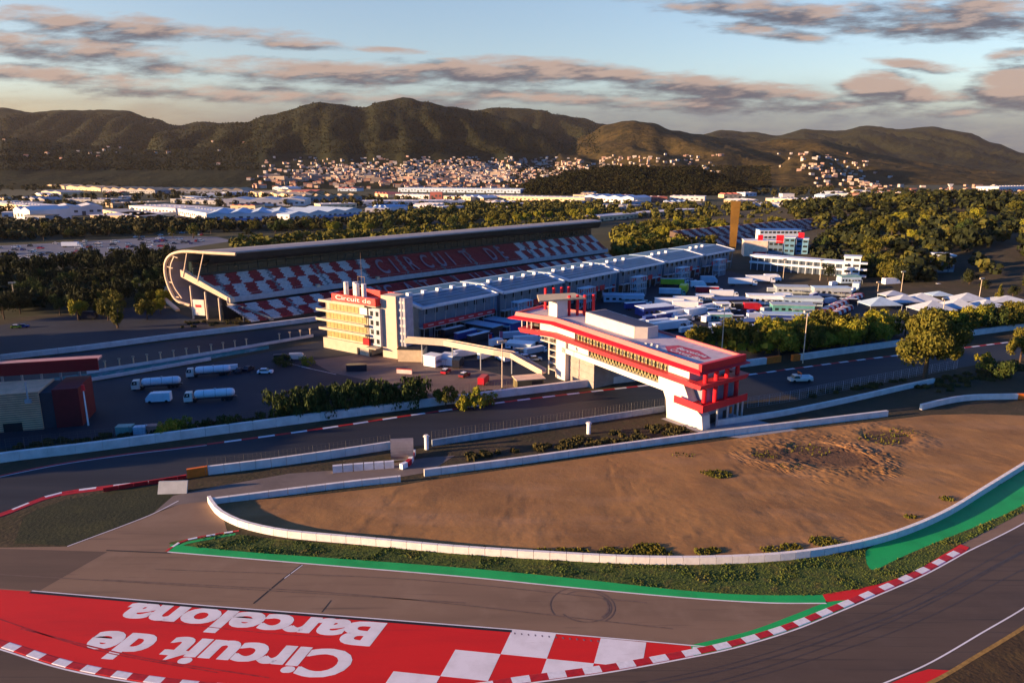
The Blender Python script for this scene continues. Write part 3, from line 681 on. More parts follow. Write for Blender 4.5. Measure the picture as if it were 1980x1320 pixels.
# ------------------------------------------------------------------ main grandstand
GU, GN = Vector((.7071, .7071, 0)), Vector((-.7071, .7071, 0)); GP = Vector((-131, 330, 0))
seatr = M('red_seats', (.30, .028, .035), rough=.6, var=.35, scale=.8); seatw = M('white_seats', (.52, .50, .48), rough=.6, var=.22, scale=.8)
seatg = M('stand_concrete', (.20, .20, .21), rough=.85, var=.25, scale=.5, bump=.01)
cream = M('cream_steel', (.78, .58, .38), rough=.5, var=.12, scale=.4)
standroof = MX('stand_roof', (.40, .35, .31), [((.30,.26,.22), .2, .45, .7, .7, None)], rough=.6)
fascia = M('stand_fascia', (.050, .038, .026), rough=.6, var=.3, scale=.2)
def tier(b, fr, s0, s1, w0, z0, w1, z1, rows, cell, colf, ds=1.4, skew=-.6):
    """stepped seating; fr(s, w, z) frame; colf(s, row fraction) -> material index"""
    n = int((s1-s0)/ds)
    for r_ in range(rows):
        a, c = r_/rows, (r_+1)/rows
        wa, wc, za, zc = w0+(w1-w0)*a, w0+(w1-w0)*c, z0+(z1-z0)*a, z0+(z1-z0)*c
        k0 = s0+skew*wa; st = (s1-k0)/n; run = None; start = 0
        for i in range(n+1):
            m_ = colf(k0+(i+.5)*st, a+.02) if i < n else None
            if m_ != run:
                if run is not None:
                    p, q = k0+start*st, k0+i*st
                    b.poly([fr(p, wa, za), fr(q, wa, za), fr(q, wa, zc), fr(p, wa, zc)], run)
                    b.poly([fr(p, wa, zc), fr(q, wa, zc), fr(q, wc, zc), fr(p, wc, zc)], run)
                run, start = m_, i
def grandstand():
    fr = lambda s, w, z=0.: GP+GU*s+GN*w+Vector((0, 0, z))
    L_ = 284
    root = thing('main_grandstand', 'long covered grandstand with red and white chequered seats and a curved cream roof edge', 'grandstand', tuple(fr(140, 10)))
    def chk(s, a, n, off=0, plain=None, aisle=26):
        if (s % aisle) < 1.5: return 2
        if plain and plain[0] < s < plain[1]: return 0
        return (int(s//5.6)+int(a*n)+off) % 2
    b = MB(); tier(b, fr, 0, L_, .6, 10.3, 15.5, 19.8, 15, 5.6, lambda s, a: chk(s, a, 2, 0, (84, 196)))
    up = part(b, 'upper_seats', [seatr, seatw, seatg], root)
    b = MB(); tier(b, fr, -4, L_-2, -18, 1.6, -3, 7.6, 12, 5.6, lambda s, a: chk(s, a, 2, 1, (76, 196)), skew=-.3)
    lo = part(b, 'lower_seats', [seatr, seatw, seatg], root)
    def letters(txt, s0, pitch, w0, z0, w1, z1, size):
        for i, chh in enumerate(txt):
            if chh == ' ': continue
            V, F = text_mesh(chh, .015); x0 = min(v.x for v in V)
            b = MB(); s_ = s0+i*pitch
            b.v = [tuple(fr(s_+(v.x-x0)*size*1.2, w0+(w1-w0)*(v.y/.729), z0+(z1-z0)*(v.y/.729))) for v in V]; b.f = F; b.m = [0]*len(F)
            part(b, 'seat_lettering', seatl, root)
    seatl = M('seat_letter_grey', (.32,.20,.21), var=.2)
    letters('CIRCUIT DE', 88, 10.4, 2.6, 12.5, 13.2, 19.3, 7.5)
    letters('CATALUNYA', 80, 12.6, -16.4, 3.2, -5.2, 7.9, 7.5)
    # concrete front of the upper tier, walkway, stand base
    b = MB(); nb = [(-.6, 8.3), (.6, 8.3), (.6, 10.5), (-.6, 10.9)]
    for (w0, z0), (w1, z1) in zip(nb, nb[1:]+nb[:1]): b.poly([fr(-1, w0, z0), fr(L_, w0, z0), fr(L_, w1, z1), fr(-1, w1, z1)])
    part(b, 'upper_front', M('stand_front', (.40,.42,.44), rough=.7, var=.15, scale=.4), root)
    b = MB()
    b.poly([fr(-1, -3, 7.0), fr(L_, -3, 7.0), fr(L_, 3, 7.0), fr(-1, 3, 7.0)]); b.poly([fr(-2, 3, 0), fr(L_, 3, 0), fr(L_, 3, 10), fr(-2, 3, 10)])
    for i in range(48):
        p = fr(2+i*6, 3-.2, 7); b.box(p, (.5, .5, 3), math.pi/4)
    b.poly([fr(-4, -18, -.1), fr(L_-2, -18, -.1), fr(L_-2, -18, 1.7), fr(-4, -18, 1.7)])
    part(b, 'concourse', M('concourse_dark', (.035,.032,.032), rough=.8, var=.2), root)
    # gallery of dark glass boxes under the roof
    b = MB(); b.prism([fr(-9, 15.5)[:2], fr(L_, 15.5)[:2], fr(L_, 22)[:2], fr(-9, 22)[:2]], 17.0, 26.5); part(b, 'gallery_glazing', M('gallery_glass', (.016,.028,.026), rough=.2, var=.4, scale=.15, spec=.5), root)
    b = MB()
    for z in (20.4, 23.4): b.prism([fr(-9, 14.7)[:2], fr(L_, 14.7)[:2], fr(L_, 15.4)[:2], fr(-9, 15.4)[:2]], z, z+.28)
    for i in range(58): b.box(fr(-7+i*5, 15.3, 20.4), (.25, .25, 6), math.pi/4)
    part(b, 'gallery_frame', M('gallery_frame', (.06,.075,.07), rough=.6), root)
    # roof shell with its curved back
    prof = [(6.5, 29.6), (5.8, 30.2), (6.2, 30.8), (12, 31.4), (19, 31.2), (23.5, 29.6), (26.3, 26), (27, 20.5), (26, 14), (23, 8.4), (18, 4)]
    b = MB()
    n = 40
    sk = lambda s, w: s-.6*w*(1-s/L_)
    for (w0, z0), (w1, z1) in zip(prof, prof[1:]):
        for i in range(n):
            a, c = L_*i/n, L_*(i+1)/n
            b.poly([fr(sk(a, w0), w0, z0), fr(sk(c, w0), w0, z0), fr(sk(c, w1), w1, z1), fr(sk(a, w1), w1, z1)])
    rf = part(b, 'roof', standroof, root)
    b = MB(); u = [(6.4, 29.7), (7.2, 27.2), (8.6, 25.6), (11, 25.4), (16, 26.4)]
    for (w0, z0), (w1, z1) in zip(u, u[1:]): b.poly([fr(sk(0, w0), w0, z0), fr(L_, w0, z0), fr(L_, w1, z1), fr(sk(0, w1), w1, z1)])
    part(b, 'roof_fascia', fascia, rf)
    # curved end tube and rake beams at the left end
    e = lambda w, z: fr(-.6*w-1.0, w, z)
    def sm3(P): return smooth([Vector(p) for p in P], 5)
    b = MB(); b.path(sm3([e(-6, 31.0), e(6, 31.2), e(14, 31.5), e(19, 31.2), e(23.5, 29.6), e(26.3, 26), e(27, 20.5), e(25.8, 14), e(23, 8.4), e(17, 6.2)]), .75, 10); part(b, 'end_arch', cream, root, True)
    b = MB(); b.path(sm3([e(22, 29), e(24, 25), e(24.6, 20), e(23.4, 14.5), e(20.5, 9.5)]), .35, 6)
    for w_, z_ in ((22, 29), (25, 24), (25.8, 17), (23.5, 10)): b.tube(e(w_*.93, z_*.98), e(w_*1.04, z_*1.01), .3, .3, 5)
    part(b, 'end_truss', cream, root)
    b = MB(); b.prism([e(-1.5,0)[:2], e(20,0)[:2], (e(20,0)+GU*2.2)[:2], (e(-1.5,0)+GU*2.2)[:2]], (lambda p: 8.6+.55*max(0,(Vector((p[0],p[1],0))-GP).dot(GN))), (lambda p: 10.6+.62*max(0,(Vector((p[0],p[1],0))-GP).dot(GN)))); part(b, 'rake_beam', cream, root)
    b = MB(); b.prism([e(-19,0)[:2], e(0,0)[:2], (e(0,0)+GU*1.4)[:2], (e(-19,0)+GU*1.4)[:2]], (lambda p: 1.0+.34*((Vector((p[0],p[1],0))-GP).dot(GN)+19)), (lambda p: 2.4+.34*((Vector((p[0],p[1],0))-GP).dot(GN)+19))); part(b, 'lower_rake_beam', M('rake_grey', (.30,.26,.21), rough=.7, var=.2), root)
    b = MB()
    for (w_, z0, z1) in ((19, 19.5, 30.8), (12.5, 17.8, 30.8)): b.tube(e(w_, z0), e(w_-3 if w_ > 15 else w_-4, z1), .28, .28, 6)
    part(b, 'end_struts', cream, root)
    for w_, zt in ((16, 15.5), (9.5, 13), (3.5, 10.5), (-7, 7), (-12, 4.5)):
        b = MB(); b.tube(e(w_, -.1), e(w_, zt), .5, .5, 8); part(b, 'support_column', cream if w_ > -5 else seatg, root)
    b = MB(); b.prism([e(10.3, 0)[:2], e(15.6, 0)[:2], (e(15.6, 0)-GU*.3)[:2], (e(10.3, 0)-GU*.3)[:2]], 1.8, 9.2); sg = part(b, 'end_sign', M('sign_cream', (.78,.66,.55), rough=.6), root)
    b = MB(); b.prism([e(11.6, 0)[:2], e(14.3, 0)[:2], (e(14.3, 0)-GU*.4)[:2], (e(11.6, 0)-GU*.4)[:2]], 5.6, 6.8); part(b, 'sign_mark', bred, sg)
    # camera nests on the upper front
    for s_ in (46, 82):
        b = MB(); b.box(fr(s_, -.8, 10.4), (1.6, 1.6, 1.3), math.pi/4); part(b, 'camera_nest', cream, root)
    b = MB()
    for k in range(26):
        for w_, z_ in ((-.4, 10.9),):
            b.tube(fr(k*11.2, w_, z_), fr(k*11.2, w_, z_+1.1), .07, .07, 4)
    b.tube(fr(0, -.4, 12), fr(L_, -.4, 12), .05, .05, 4); part(b, 'railing', steel, root)
grandstand()
# ------------------------------------------------------------------ pit building: a row of garage blocks under solar roofs
PP, PU = Vector((-35.6, 288.3, 0)), Vector((.66, .751, 0)); PN = Vector((-PU.y, PU.x, 0))
pf = lambda s, w, z=0.: PP+PU*s+PN*w+Vector((0, 0, z))
pwall = M('pit_wall_paint', (.13, .19, .25), rough=.6, var=.15, scale=.3); pwhite = M('pit_white', (.62, .66, .70), rough=.5, var=.1, scale=.4)
proof = M('pit_roof_metal', (.34, .46, .56), rough=.45, var=.12, scale=.3)
solar = M('solar_panels', (.028, .09, .17), rough=.35, var=.4, scale=.25, spec=.3)
banner = M('red_banner', (.50, .016, .030), rough=.6, var=.2, scale=.6)
def pit_building():
    prz = math.atan2(PU.y, PU.x)
    root = thing('pit_building', 'long pale blue pit building, a row of garage blocks under solar roofs before the grandstand', 'pit building', tuple(pf(140, 12)))
    for i in range(6):
        s0, s1 = i*49.6, i*49.6+43; zt = 14.2-.2*i
        if i == 5: s1 = s0+40
        b = MB()
        b.prism([pf(s0, 3.5)[:2], pf(s1, 3.5)[:2], pf(s1, 25)[:2], pf(s0, 25)[:2]], 4.8, zt-.9)
        b.prism([pf(s0+1, 4.6)[:2], pf(s1-1, 4.6)[:2], pf(s1-1, 24)[:2], pf(s0+1, 24)[:2]], -.1, 4.8)
        body = part(b, 'garage_block', pwall, root)
        # roof: two slightly pitched wings and a spine
        b = MB(); zf = lambda p: zt-.6+.19*min(max((Vector((p[0],p[1],0))-PP).dot(PN), 0), 14)
        b.prism([pf(s0-1.5, 0)[:2], pf(s1+1.5, 0)[:2], pf(s1+1.5, 14)[:2], pf(s0-1.5, 14)[:2]], zf, (lambda p: zf(p)+.45))
        zb = lambda p: zt+2.06-.015*(min(max((Vector((p[0],p[1],0))-PP).dot(PN), 14), 29)-14)
        b.prism([pf(s0-1.5, 14.2)[:2], pf(s1+1.5, 14.2)[:2], pf(s1+1.5, 28)[:2], pf(s0-1.5, 28)[:2]], zb, (lambda p: zb(p)+.45))
        rf = part(b, 'roof', proof, root)
        b = MB()
        for k in range(4 if i < 3 else 2):
            w0 = 1.6+k*(3.0 if i < 3 else 6); w1 = w0+(2.6 if i < 3 else 5.6)
            b.poly([pf(s0+1, w0, zf(pf(0, w0))+.56), pf(s1-1, w0, zf(pf(0, w0))+.56), pf(s1-1, w1, zf(pf(0, w1))+.56), pf(s0+1, w1, zf(pf(0, w1))+.56)])
        w0, w1 = 16.5, 26
        b.poly([pf(s0+1, w0, zb(pf(0, w0))+.56), pf(s1-1, w0, zb(pf(0, w0))+.56), pf(s1-1, w1, zb(pf(0, w1))+.56), pf(s0+1, w1, zb(pf(0, w1))+.56)])
        part(b, 'solar_array', solar, rf)
        b = MB()
        for (sa, wa, sb, wb) in ((s0-1.6,-.12,s1+1.6,.35), (s0-1.6,-.12,s0-1.1,14), (s1+1.1,-.12,s1+1.6,14)):
            b.prism([pf(sa,wa)[:2], pf(sb,wa)[:2], pf(sb,wb)[:2], pf(sa,wb)[:2]], (lambda p: zf(p)-.3), (lambda p: zf(p)+.75))
        part(b, 'roof_edge', pwhite, rf)
        b = MB()
        for k in range(5 if i < 3 else 3): b.box(pf(s0+5+k*8.5, 14.8, zt+2.4), (2.2, 1.8, 1.3), prz)
        part(b, 'roof_units', pwhite, rf)['kind'] = 'stuff'
        # front: sloping white struts, windows, banner, balcony
        b = MB()
        for k in range(8):
            s = s0+.8+(s1-s0-1.6)*k/7; b.tube(pf(s, .4, zt-.8), pf(s, 1.6, 0), .20, .16, 6)
        part(b, 'roof_struts', steel, root)['kind'] = 'stuff'
        b = MB()
        for k in range(7): b.box(pf(s0+3.8+(s1-s0-7.6)*k/6, 3.45, zt-3.9), (1.7, .12, 2.1), prz)
        part(b, 'windows', glass, root)['kind'] = 'stuff'
        b = MB(); b.prism([pf(s0, .9)[:2], pf(s1, .9)[:2], pf(s1, 3.5)[:2], pf(s0, 3.5)[:2]], 4.9, 5.15); part(b, 'balcony', pwhite, root)
        b = MB()
        if i == 0: b.prism([pf(s0, .7)[:2], pf(s1, .7)[:2], pf(s1, .9)[:2], pf(s0, .9)[:2]], 5.2, 7.2)
        else:
            for k in range(4): b.prism([pf(s0+9+k*6, .7)[:2], pf(s0+13.4+k*6, .7)[:2], pf(s0+13.4+k*6, .9)[:2], pf(s0+9+k*6, .9)[:2]], 4.9, 7.6)
        bn = part(b, 'banner', banner, root)
        if i == 0:
            b = MB()
            for k in range(7): b.prism([pf(s0+2.5+k*5.9, .64)[:2], pf(s0+5.6+k*5.9, .64)[:2], pf(s0+5.6+k*5.9, .69)[:2], pf(s0+2.5+k*5.9, .69)[:2]], 5.9, 6.5)
            part(b, 'banner_writing', M('banner_white', (.60,.30,.32), rough=.6), bn)['kind'] = 'stuff'
        b = MB()
        for k in range(6): b.box(pf(s0+4+(s1-s0-8)*k/5, 4.5, .1), (4.6, .15, 3.8), prz)
        part(b, 'garage_doors', dark, root)['kind'] = 'stuff'
        if i < 5:                                             # recessed link block between two roofs
            b = MB(); b.prism([pf(s1+.2, 5)[:2], pf(s1+6.3, 5)[:2], pf(s1+6.3, 24)[:2], pf(s1+.2, 24)[:2]], -.1, zt-2.5)
            lk = part(b, 'link_block', M('pit_link', (.12,.24,.34), rough=.6, var=.15, scale=.4), root)
            b = MB(); b.box(pf(s1+3.2, 4.6, 1.5), (2.6, .8, 4), prz, 0); part(b, 'link_door', banner if i else dark, lk)
        if i >= 1:                                            # slatted white stair tower in front
            st = s0+4; b = MB()
            for k in range(6):
                for w_ in (-9.5, -5.5): b.box(pf(st-6+k*1.9, w_, 0), (.35, .35, 10.5), prz)
            for z in (3.4, 6.8, 10.3): b.prism([pf(st-6.4, -9.8)[:2], pf(st+4, -9.8)[:2], pf(st+4, -5.2)[:2], pf(st-6.4, -5.2)[:2]], z, z+.3)
            for z in (0, 3.4, 6.8): b.poly([pf(st-6, -7.4, z), pf(st+3.4, -7.4, z+3.4), pf(st+3.4, -6, z+3.4), pf(st-6, -6, z)])
            part(b, 'stair_frame', M('stair_white', (.42,.50,.56), rough=.5, var=.12), root)
pit_building()
# ------------------------------------------------------------------ control tower, lift tower and footbridge ramp
towerw = M('tower_cream', (.48, .40, .29), rough=.7, var=.1, scale=.4, bump=.006)
towerg = M('tower_glass', (.34, .29, .11), rough=.3, var=.25, scale=.5, spec=.5)
def control_tower():
    A, Bq = g(632,672), g(724,690)
    U = (Bq-A); W = U.length; fr = local(A, U); d = 13.0
    root = thing('control_tower', 'five storey cream control tower with jutting ledges and a red sign on its roof', 'building', tuple(fr(W/2, d/2)))
    rz = math.atan2(U.y, U.x)
    def pr(b, s0, s1, w0, w1, z0, z1): b.prism([fr(s0,w0)[:2], fr(s1,w0)[:2], fr(s1,w1)[:2], fr(s0,w1)[:2]], z0, z1)
    b = MB(); pr(b, -1.4, W-2.5, -.3, d, -.1, 4.2); pr(b, .3, W-3, .5, d, 4.2, 19.2); part(b, 'wall', towerw, root)
    b = MB(); pr(b, W-2.45, W+3.2, .5, d-.3, 4.25, 18.6); part(b, 'side_block', M('tower_side', (.40,.42,.46), rough=.7, var=.12), root)
    b = MB()
    for k in range(4):
        z = 4.6+k*3.65; pr(b, .35 if k < 3 else 3, W-3.6 if k < 3 else W-7.8, .36, .48, z+.2, z+2.9)
    wn = part(b, 'window_bands', towerg, root)
    b = MB()
    for k in range(4):
        z = 4.8+k*3.65
        for i in range(12): s = .6+(W-4.4)*i/11; b.prism([fr(s,.28)[:2], fr(s+.08,.28)[:2], fr(s+.08,.35)[:2], fr(s,.35)[:2]], z, z+2.7)
    part(b, 'window_mullions', M('mullion', (.34,.30,.18)), wn)
    for k, (l, f_) in enumerate(((2.0, 1.7), (3.2, 1.9), (3.0, 1.7), (1.5, 1.5))):
        z = 7.7+k*3.65; b = MB(); pr(b, -l, W-2.6, -f_, d-1, z, z+.45); pr(b, -l, W-2.6, -f_, -f_+.15, z+.45, z+.95); part(b, 'ledge', towerw, root)
    b = MB(); pr(b, W-6.7, W-3.1, .2, .45, 15.7, 18.5); part(b, 'blank_panel', M('panel_white', (.85,.80,.72), rough=.5), root)
    b = MB()
    for k in range(4):
        for s in (W-1.6, W+1.2): b.prism([fr(s,.38)[:2], fr(s+1.3,.38)[:2], fr(s+1.3,.48)[:2], fr(s,.48)[:2]], 5.2+k*3.5, 6.9+k*3.5)
    part(b, 'small_windows', glass, root)['kind'] = 'stuff'
    b = MB(); pr(b, W-5, W-1.8, -.7, .2, 4.3, 6.8); part(b, 'red_bay', M('bay_red', (.36,.01,.015)), root)
    b = MB(); pr(b, W-2.2, W+3.0, -2.2, .4, 3.6, 4.0); part(b, 'porch', towerw, root)
    b = MB(); pr(b, W-2.0, W-.8, -.5, -.35, 0, 3.0); pr(b, W-8.5, W-7.3, -.5, -.35, 0, 2.6); part(b, 'doors', dark, root)
    zR = 19.4; b = MB(); q = [fr(5.2,-.8), fr(W+2.6,-.8), fr(W+2.6,d+1), fr(5.2,d+1)]
    for a, c in zip(q, q[1:]+q[:1]):
        n = (c-a).normalized(); n = Vector((-n.y, n.x, 0))*.4; b.prism([a[:2], c[:2], (c+n)[:2], (a+n)[:2]], zR+.2, zR+3.1)
    sg = part(b, 'roof_sign', M('sign_red', (.62,.025,.025), rough=.5, var=.12, scale=.3), root)
    b = MB(); pr(b, 5.4, W+2.4, -.6, d+.8, zR-.2, zR+.2); part(b, 'roof_slab', towerw, root)
    def txt(t_, p0, p1, z0, z1, mat):
        V, F = text_mesh(t_, 0); x0 = min(v.x for v in V); x1 = max(v.x for v in V)
        b = MB(); b.v = [tuple(p0.lerp(p1, (v.x-x0)/(x1-x0))+Vector((0,0,z0+(z1-z0)*v.y/.729))) for v in V]; b.f = F; b.m = [0]*len(F); part(b, 'sign_lettering', mat, root)
    sw = M('sign_white', (.75,.66,.62)); txt('Circuit de', fr(7.5,-.86), fr(W+.2,-.86), zR+1.0, zR+2.8, sw)
    txt('BCN', fr(W+2.66, 1.6), fr(W+2.66, 9.5), zR+1.0, zR+2.7, sw)
    for s, w_ in ((9.0, 3.5), (12.2, 5.2), (15.8, 2.6), (18.2, 3.8)):
        if s > W+1.8: s = W+1.4
        b = MB(); b.tube(fr(s, w_, zR), fr(s, w_, zR+7.2), .95, .95, 14); part(b, 'roof_cylinder', M('cylinder_white', (.72,.68,.62), rough=.4), root)
    b = MB(); b.tube(fr(15, 6, zR), fr(15, 6, zR+18.5), .16, .05, 6)
    for s, w_ in ((13, 6), (16.6, 6)): b.tube(fr(s, w_, zR), fr(s, w_, zR+9.4), .12, .12, 5)
    b.tube(fr(13, 6, zR+9.3), fr(16.6, 6, zR+9.3), .1, .1, 5); part(b, 'mast', M('mast_brown', (.22,.15,.10), metal=.3), root)
    # lift tower
    L0, L1 = g(741,690), g(769,694); fl = local(L0, L1-L0); wl = (L1-L0).length
    r2 = thing('lift_tower', 'tall blank beige lift tower standing right of the control tower', 'lift tower', tuple(fl(wl/2, 3)))
    b = MB(); b.prism([fl(0,0)[:2], fl(wl,0)[:2], fl(wl,6)[:2], fl(0,6)[:2]], -.1, 23.6); part(b, 'shaft', M('lift_beige', (.62,.48,.36), rough=.75, var=.07, scale=.5), r2)
    b = MB(); b.prism([fl(wl+.2,1)[:2], fl(wl+3.4,1)[:2], fl(wl+3.4,6)[:2], fl(wl+.2,6)[:2]], 3, 23)
    part(b, 'stair_enclosure', M('lift_side', (.34,.34,.40), rough=.6, var=.2), r2)
    b = MB()
    for k in range(7): b.prism([fl(wl+.1,.8)[:2], fl(wl+3.6,.8)[:2], fl(wl+3.6,.95)[:2], fl(wl+.1,.95)[:2]], 3.5+k*2.9, 4.4+k*2.9)
    for s in (wl+.3, wl+1.9, wl+3.5): b.box(fl(s, .75, 0), (.2, .2, 23.3), 0)
    part(b, 'stair_frame', M('lift_frame', (.50,.48,.46), rough=.5), r2)
    # low beige block at the start of the ramp
    a, c = g(770,699), g(818,700); f3 = local(a, c-a); w3 = (c-a).length
    r3 = thing('ramp_block', 'low beige block with a flat roof under the start of the ramp', 'building', tuple(f3(w3/2, 4)))
    b = MB(); b.prism([f3(0,0)[:2], f3(w3,0)[:2], f3(w3,8)[:2], f3(0,8)[:2]], -.1, 4.6); part(b, 'wall', M('block_beige', (.60,.47,.30), rough=.8, var=.12, scale=.6, bump=.01), r3)
    b = MB(); b.prism([f3(-.3,-.3)[:2], f3(w3+.3,-.3)[:2], f3(w3+.3,8.3)[:2], f3(-.3,8.3)[:2]], 4.6, 4.9); part(b, 'roof', dark, r3)
    # sloping footbridge
    pts = [g(785,659,8.0), g(860,664,7.8), g(960,683,7.0), g(990,688,6.4), g(1052,722,2.2)]
    ctr = sum(pts, Vector())/len(pts)
    r4 = thing('footbridge_ramp', 'long beige ramp on thin posts descending to the bridge building leg', 'ramp', (ctr.x, ctr.y, 0))
    P = resample(pts, 3.0); nn = normals2(P); b = MB()
    for i in range(len(P)-1):
        for o0, o1, z0, z1 in ((-1.3, 1.3, 0, .25), (-1.45, -1.25, -.5, 1.5), (1.25, 1.45, 0, 1.4)):
            q = [P[i]+nn[i]*o0, P[i]+nn[i]*o1, P[i+1]+nn[i+1]*o1, P[i+1]+nn[i+1]*o0]
            lo_ = [p+Vector((0,0,z0)) for p in q]; hi = [p+Vector((0,0,z1)) for p in q]
            b.poly(lo_); b.poly(hi)
            for k in range(4): b.poly([lo_[k], lo_[(k+1)%4], hi[(k+1)%4], hi[k]])
    part(b, 'deck', M('ramp_beige', (.64,.50,.37), rough=.75, var=.1, scale=.5), r4)
    for i in range(2, len(P), 4):
        b = MB(); b.tube((P[i].x, P[i].y, 0), P[i], .22, .22, 6); part(b, 'post', steel, r4)
control_tower()
# ------------------------------------------------------------------ hills
hillm = MX('hill_forest', (.016, .020, .010), [((.034,.032,.011), .004, .42, .6, .8, None), ((.014,.016,.008), .012, .46, .6, .7, None), ((.052,.038,.014), .006, .62, .74, .5, None), ((.012,.013,.006), .05, .5, .62, .6, None), ((.09,.075,.03), .03, .64, .72, .5, None)], rough=1, bump=9., bscale=.035, spec=.05)
BV = []
hillb = MX('hill_brown', (.045,.034,.014), [((.085,.058,.020), .006, .42, .6, .8, None), ((.020,.018,.008), .014, .48, .6, .7, None)], rough=1, bump=9., bscale=.035, spec=.05)
hilld = MX('low_hill_ground_shaded', (.012,.012,.006), [((.028,.022,.008), .01, .5, .62, .7, None)], rough=1, spec=.05)  # cloud shadow over the low hill is put into this dark ground colour
def ridge(name, sky, D0, D1, amp, seed, base=0., px0=-260, px1=2240, step=7, rows=34, back=1.25, pw=1.15, spur=1., z0=-4.):
    """a range of hills whose crest follows the skyline points (photo pixels) at distance D1"""
    xs = [p[0] for p in sky]
    def sk(px):
        if px <= xs[0]: return sky[0][1]
        for (a, ya), (c, yc) in zip(sky, sky[1:]):
            if px <= c:
                t = (px-a)/(c-a); t = t*t*(3-2*t); return ya+(yc-ya)*t
        return sky[-1][1]
    V = []; F = []; nx = int((px1-px0)/step)+1
    def rowz(t, zr, P):
        e = noise.fractal(Vector((P.x/700+seed, P.y/1500, 0)), .9, 2.1, 4)
        f_ = t**(pw+.45*e*spur)
        r_ = 1-abs(noise.fractal(Vector((P.x/520+P.y/2600+seed*3, P.y/2400, 1.)), .8, 2.2, 4))*1.9
        return z0+(zr-z0)*f_+.85*amp*r_*math.sin(math.pi*min(t, 1))**.7*.9
    for j in range(rows+6):
        t = j/(rows-1)
        for i in range(nx):
            px = px0+i*step; r = ray(px, sk(px)+1.2*noise.noise(Vector((px/9., seed, 0)))+1.5*noise.noise(Vector((px/23., seed, 0))))
            zr = CAM_H+D1*r.z/r.y
            if t <= 1: D = D0+(D1-D0)*t; P = Vector((D*r.x/r.y, D, 0)); z = rowz(t, zr, P)
            else: D = D1*(1+(t-1)*back); P = Vector((D*r.x/r.y, D, 0)); z = z0+(zr-z0)*max(0, 1-(t-1)*rows/5.)
            if abs(t-1) > 1e-6: z = min(z, CAM_H+D*r.z/r.y-3) if t < 1 else z
            ef = min(1, i/9, (nx-1-i)/9); z = z0+(z-z0)*ef*ef*(3-2*ef)
            V.append((P.x, P.y, max(z, z0)))
    for j in range(rows+5):
        for i in range(nx-1): k = j*nx+i; F.append((k, k+1, k+nx+1, k+nx))
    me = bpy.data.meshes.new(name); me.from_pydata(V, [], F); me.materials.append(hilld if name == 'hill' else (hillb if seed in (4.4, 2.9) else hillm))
    me.polygons.foreach_set('use_smooth', [True]*len(F))
    o = bpy.data.objects.new(name, me); C.objects.link(o); tag(o, kind='structure')
    BV.append(bvhtree.BVHTree.FromPolygons([Vector(v) for v in V], F)); return o
ridge('hills', [(1240,300),(1340,263),(1400,252),(1460,256),(1500,262),(1560,250),(1620,253),(1680,243),(1740,250),(1800,245),(1870,256),(1925,277),(1980,296),(2060,312),(2240,318)], 5600, 9000, 110, 3.1, px0=1200)
ridge('hills', [(-260,200),(-100,215),(0,207),(60,217),(130,213),(235,213),(300,230),(340,243),(390,235),(430,238),(480,240),(560,250),(640,290)], 4300, 6800, 70, 5.7, px1=700)
ridge('hills', [(800,240),(860,222),(915,214),(960,208),(1010,210),(1045,213),(1080,222),(1120,228),(1165,240),(1230,262),(1300,285)], 5200, 7400, 90, 8.2, px0=780, px1=1330)
ridge('hills', [(260,270),(330,252),(400,242),(470,237),(520,222),(560,213),(590,203),(618,197),(650,201),(700,208),(740,196),(782,189),(830,198),(870,207),(920,214),(980,228),(1040,250),(1090,275),(1150,300),(1240,318)], 2900, 5200, 75, 1.3, px0=240, px1=1260)
ridge('hills', [(1030,310),(1090,287),(1130,262),(1180,239),(1222,233),(1262,238),(1300,252),(1345,258),(1400,268),(1460,275),(1520,268),(1580,270),(1640,283),(1700,298),(1760,309),(1830,318),(1900,327),(1990,338),(2100,342),(2240,345)], 2700, 4600, 60, 4.4, px0=1020)
ridge('hills', [(-260,255),(-100,262),(0,268),(100,275),(200,284),(300,290),(400,286),(470,287),(540,290),(640,300),(760,306),(900,309),(1050,312),(1150,314),(1300,322)], 2150, 3900, 14, 6.6, px1=1320, pw=1.3, z0=-6)
ridge('hills', [(1400,365),(1450,350),(1500,320),(1540,300),(1570,292),(1600,302),(1640,325),(1700,340),(1760,355),(1820,366)], 2300, 3000, 14, 2.9, px0=1390, px1=1830, step=5, z0=-6)
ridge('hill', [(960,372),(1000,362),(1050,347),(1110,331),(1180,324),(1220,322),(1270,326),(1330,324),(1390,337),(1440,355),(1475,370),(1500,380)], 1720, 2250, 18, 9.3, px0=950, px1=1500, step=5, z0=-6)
def forest(boxes, n, label, mat, size, seed):
    rr = random.Random(seed); V = []; F = []
    for _ in range(n):
        x0, x1, y0, y1 = rr.choice(boxes); p = hit(rr.uniform(x0, x1), rr.uniform(y0, y1))
        if p is None or p.y < 1500 or p.y > 9500 or p.z < .5: continue
        h = size*rr.uniform(.6, 1.3)*(.6+p.y/9000); w = h*.55
        for q in range(6):
            a = rr.uniform(0, 6.28); u = Vector((math.cos(a), math.sin(a), 0))*w*rr.uniform(.5, 1); c_ = p+Vector((rr.gauss(0, w*.3), rr.gauss(0, w*.3), rr.uniform(.1, .75)*h)); i = len(V)
            t = Vector((rr.gauss(0, .3), rr.gauss(0, .3), 1)).normalized()*h*.32
            V += [tuple(c_-u-t*.4), tuple(c_+u-t*.6), tuple(c_+u*.5+t), tuple(c_-u*.4+t*.8)]; F.append((i, i+1, i+2, i+3))
    me = bpy.data.meshes.new('hill_woodland'); me.from_pydata(V, [], F); me.materials.append(mat); o = bpy.data.objects.new('hill_woodland', me); C.objects.link(o); tag(o, label, 'woodland', kind='stuff')
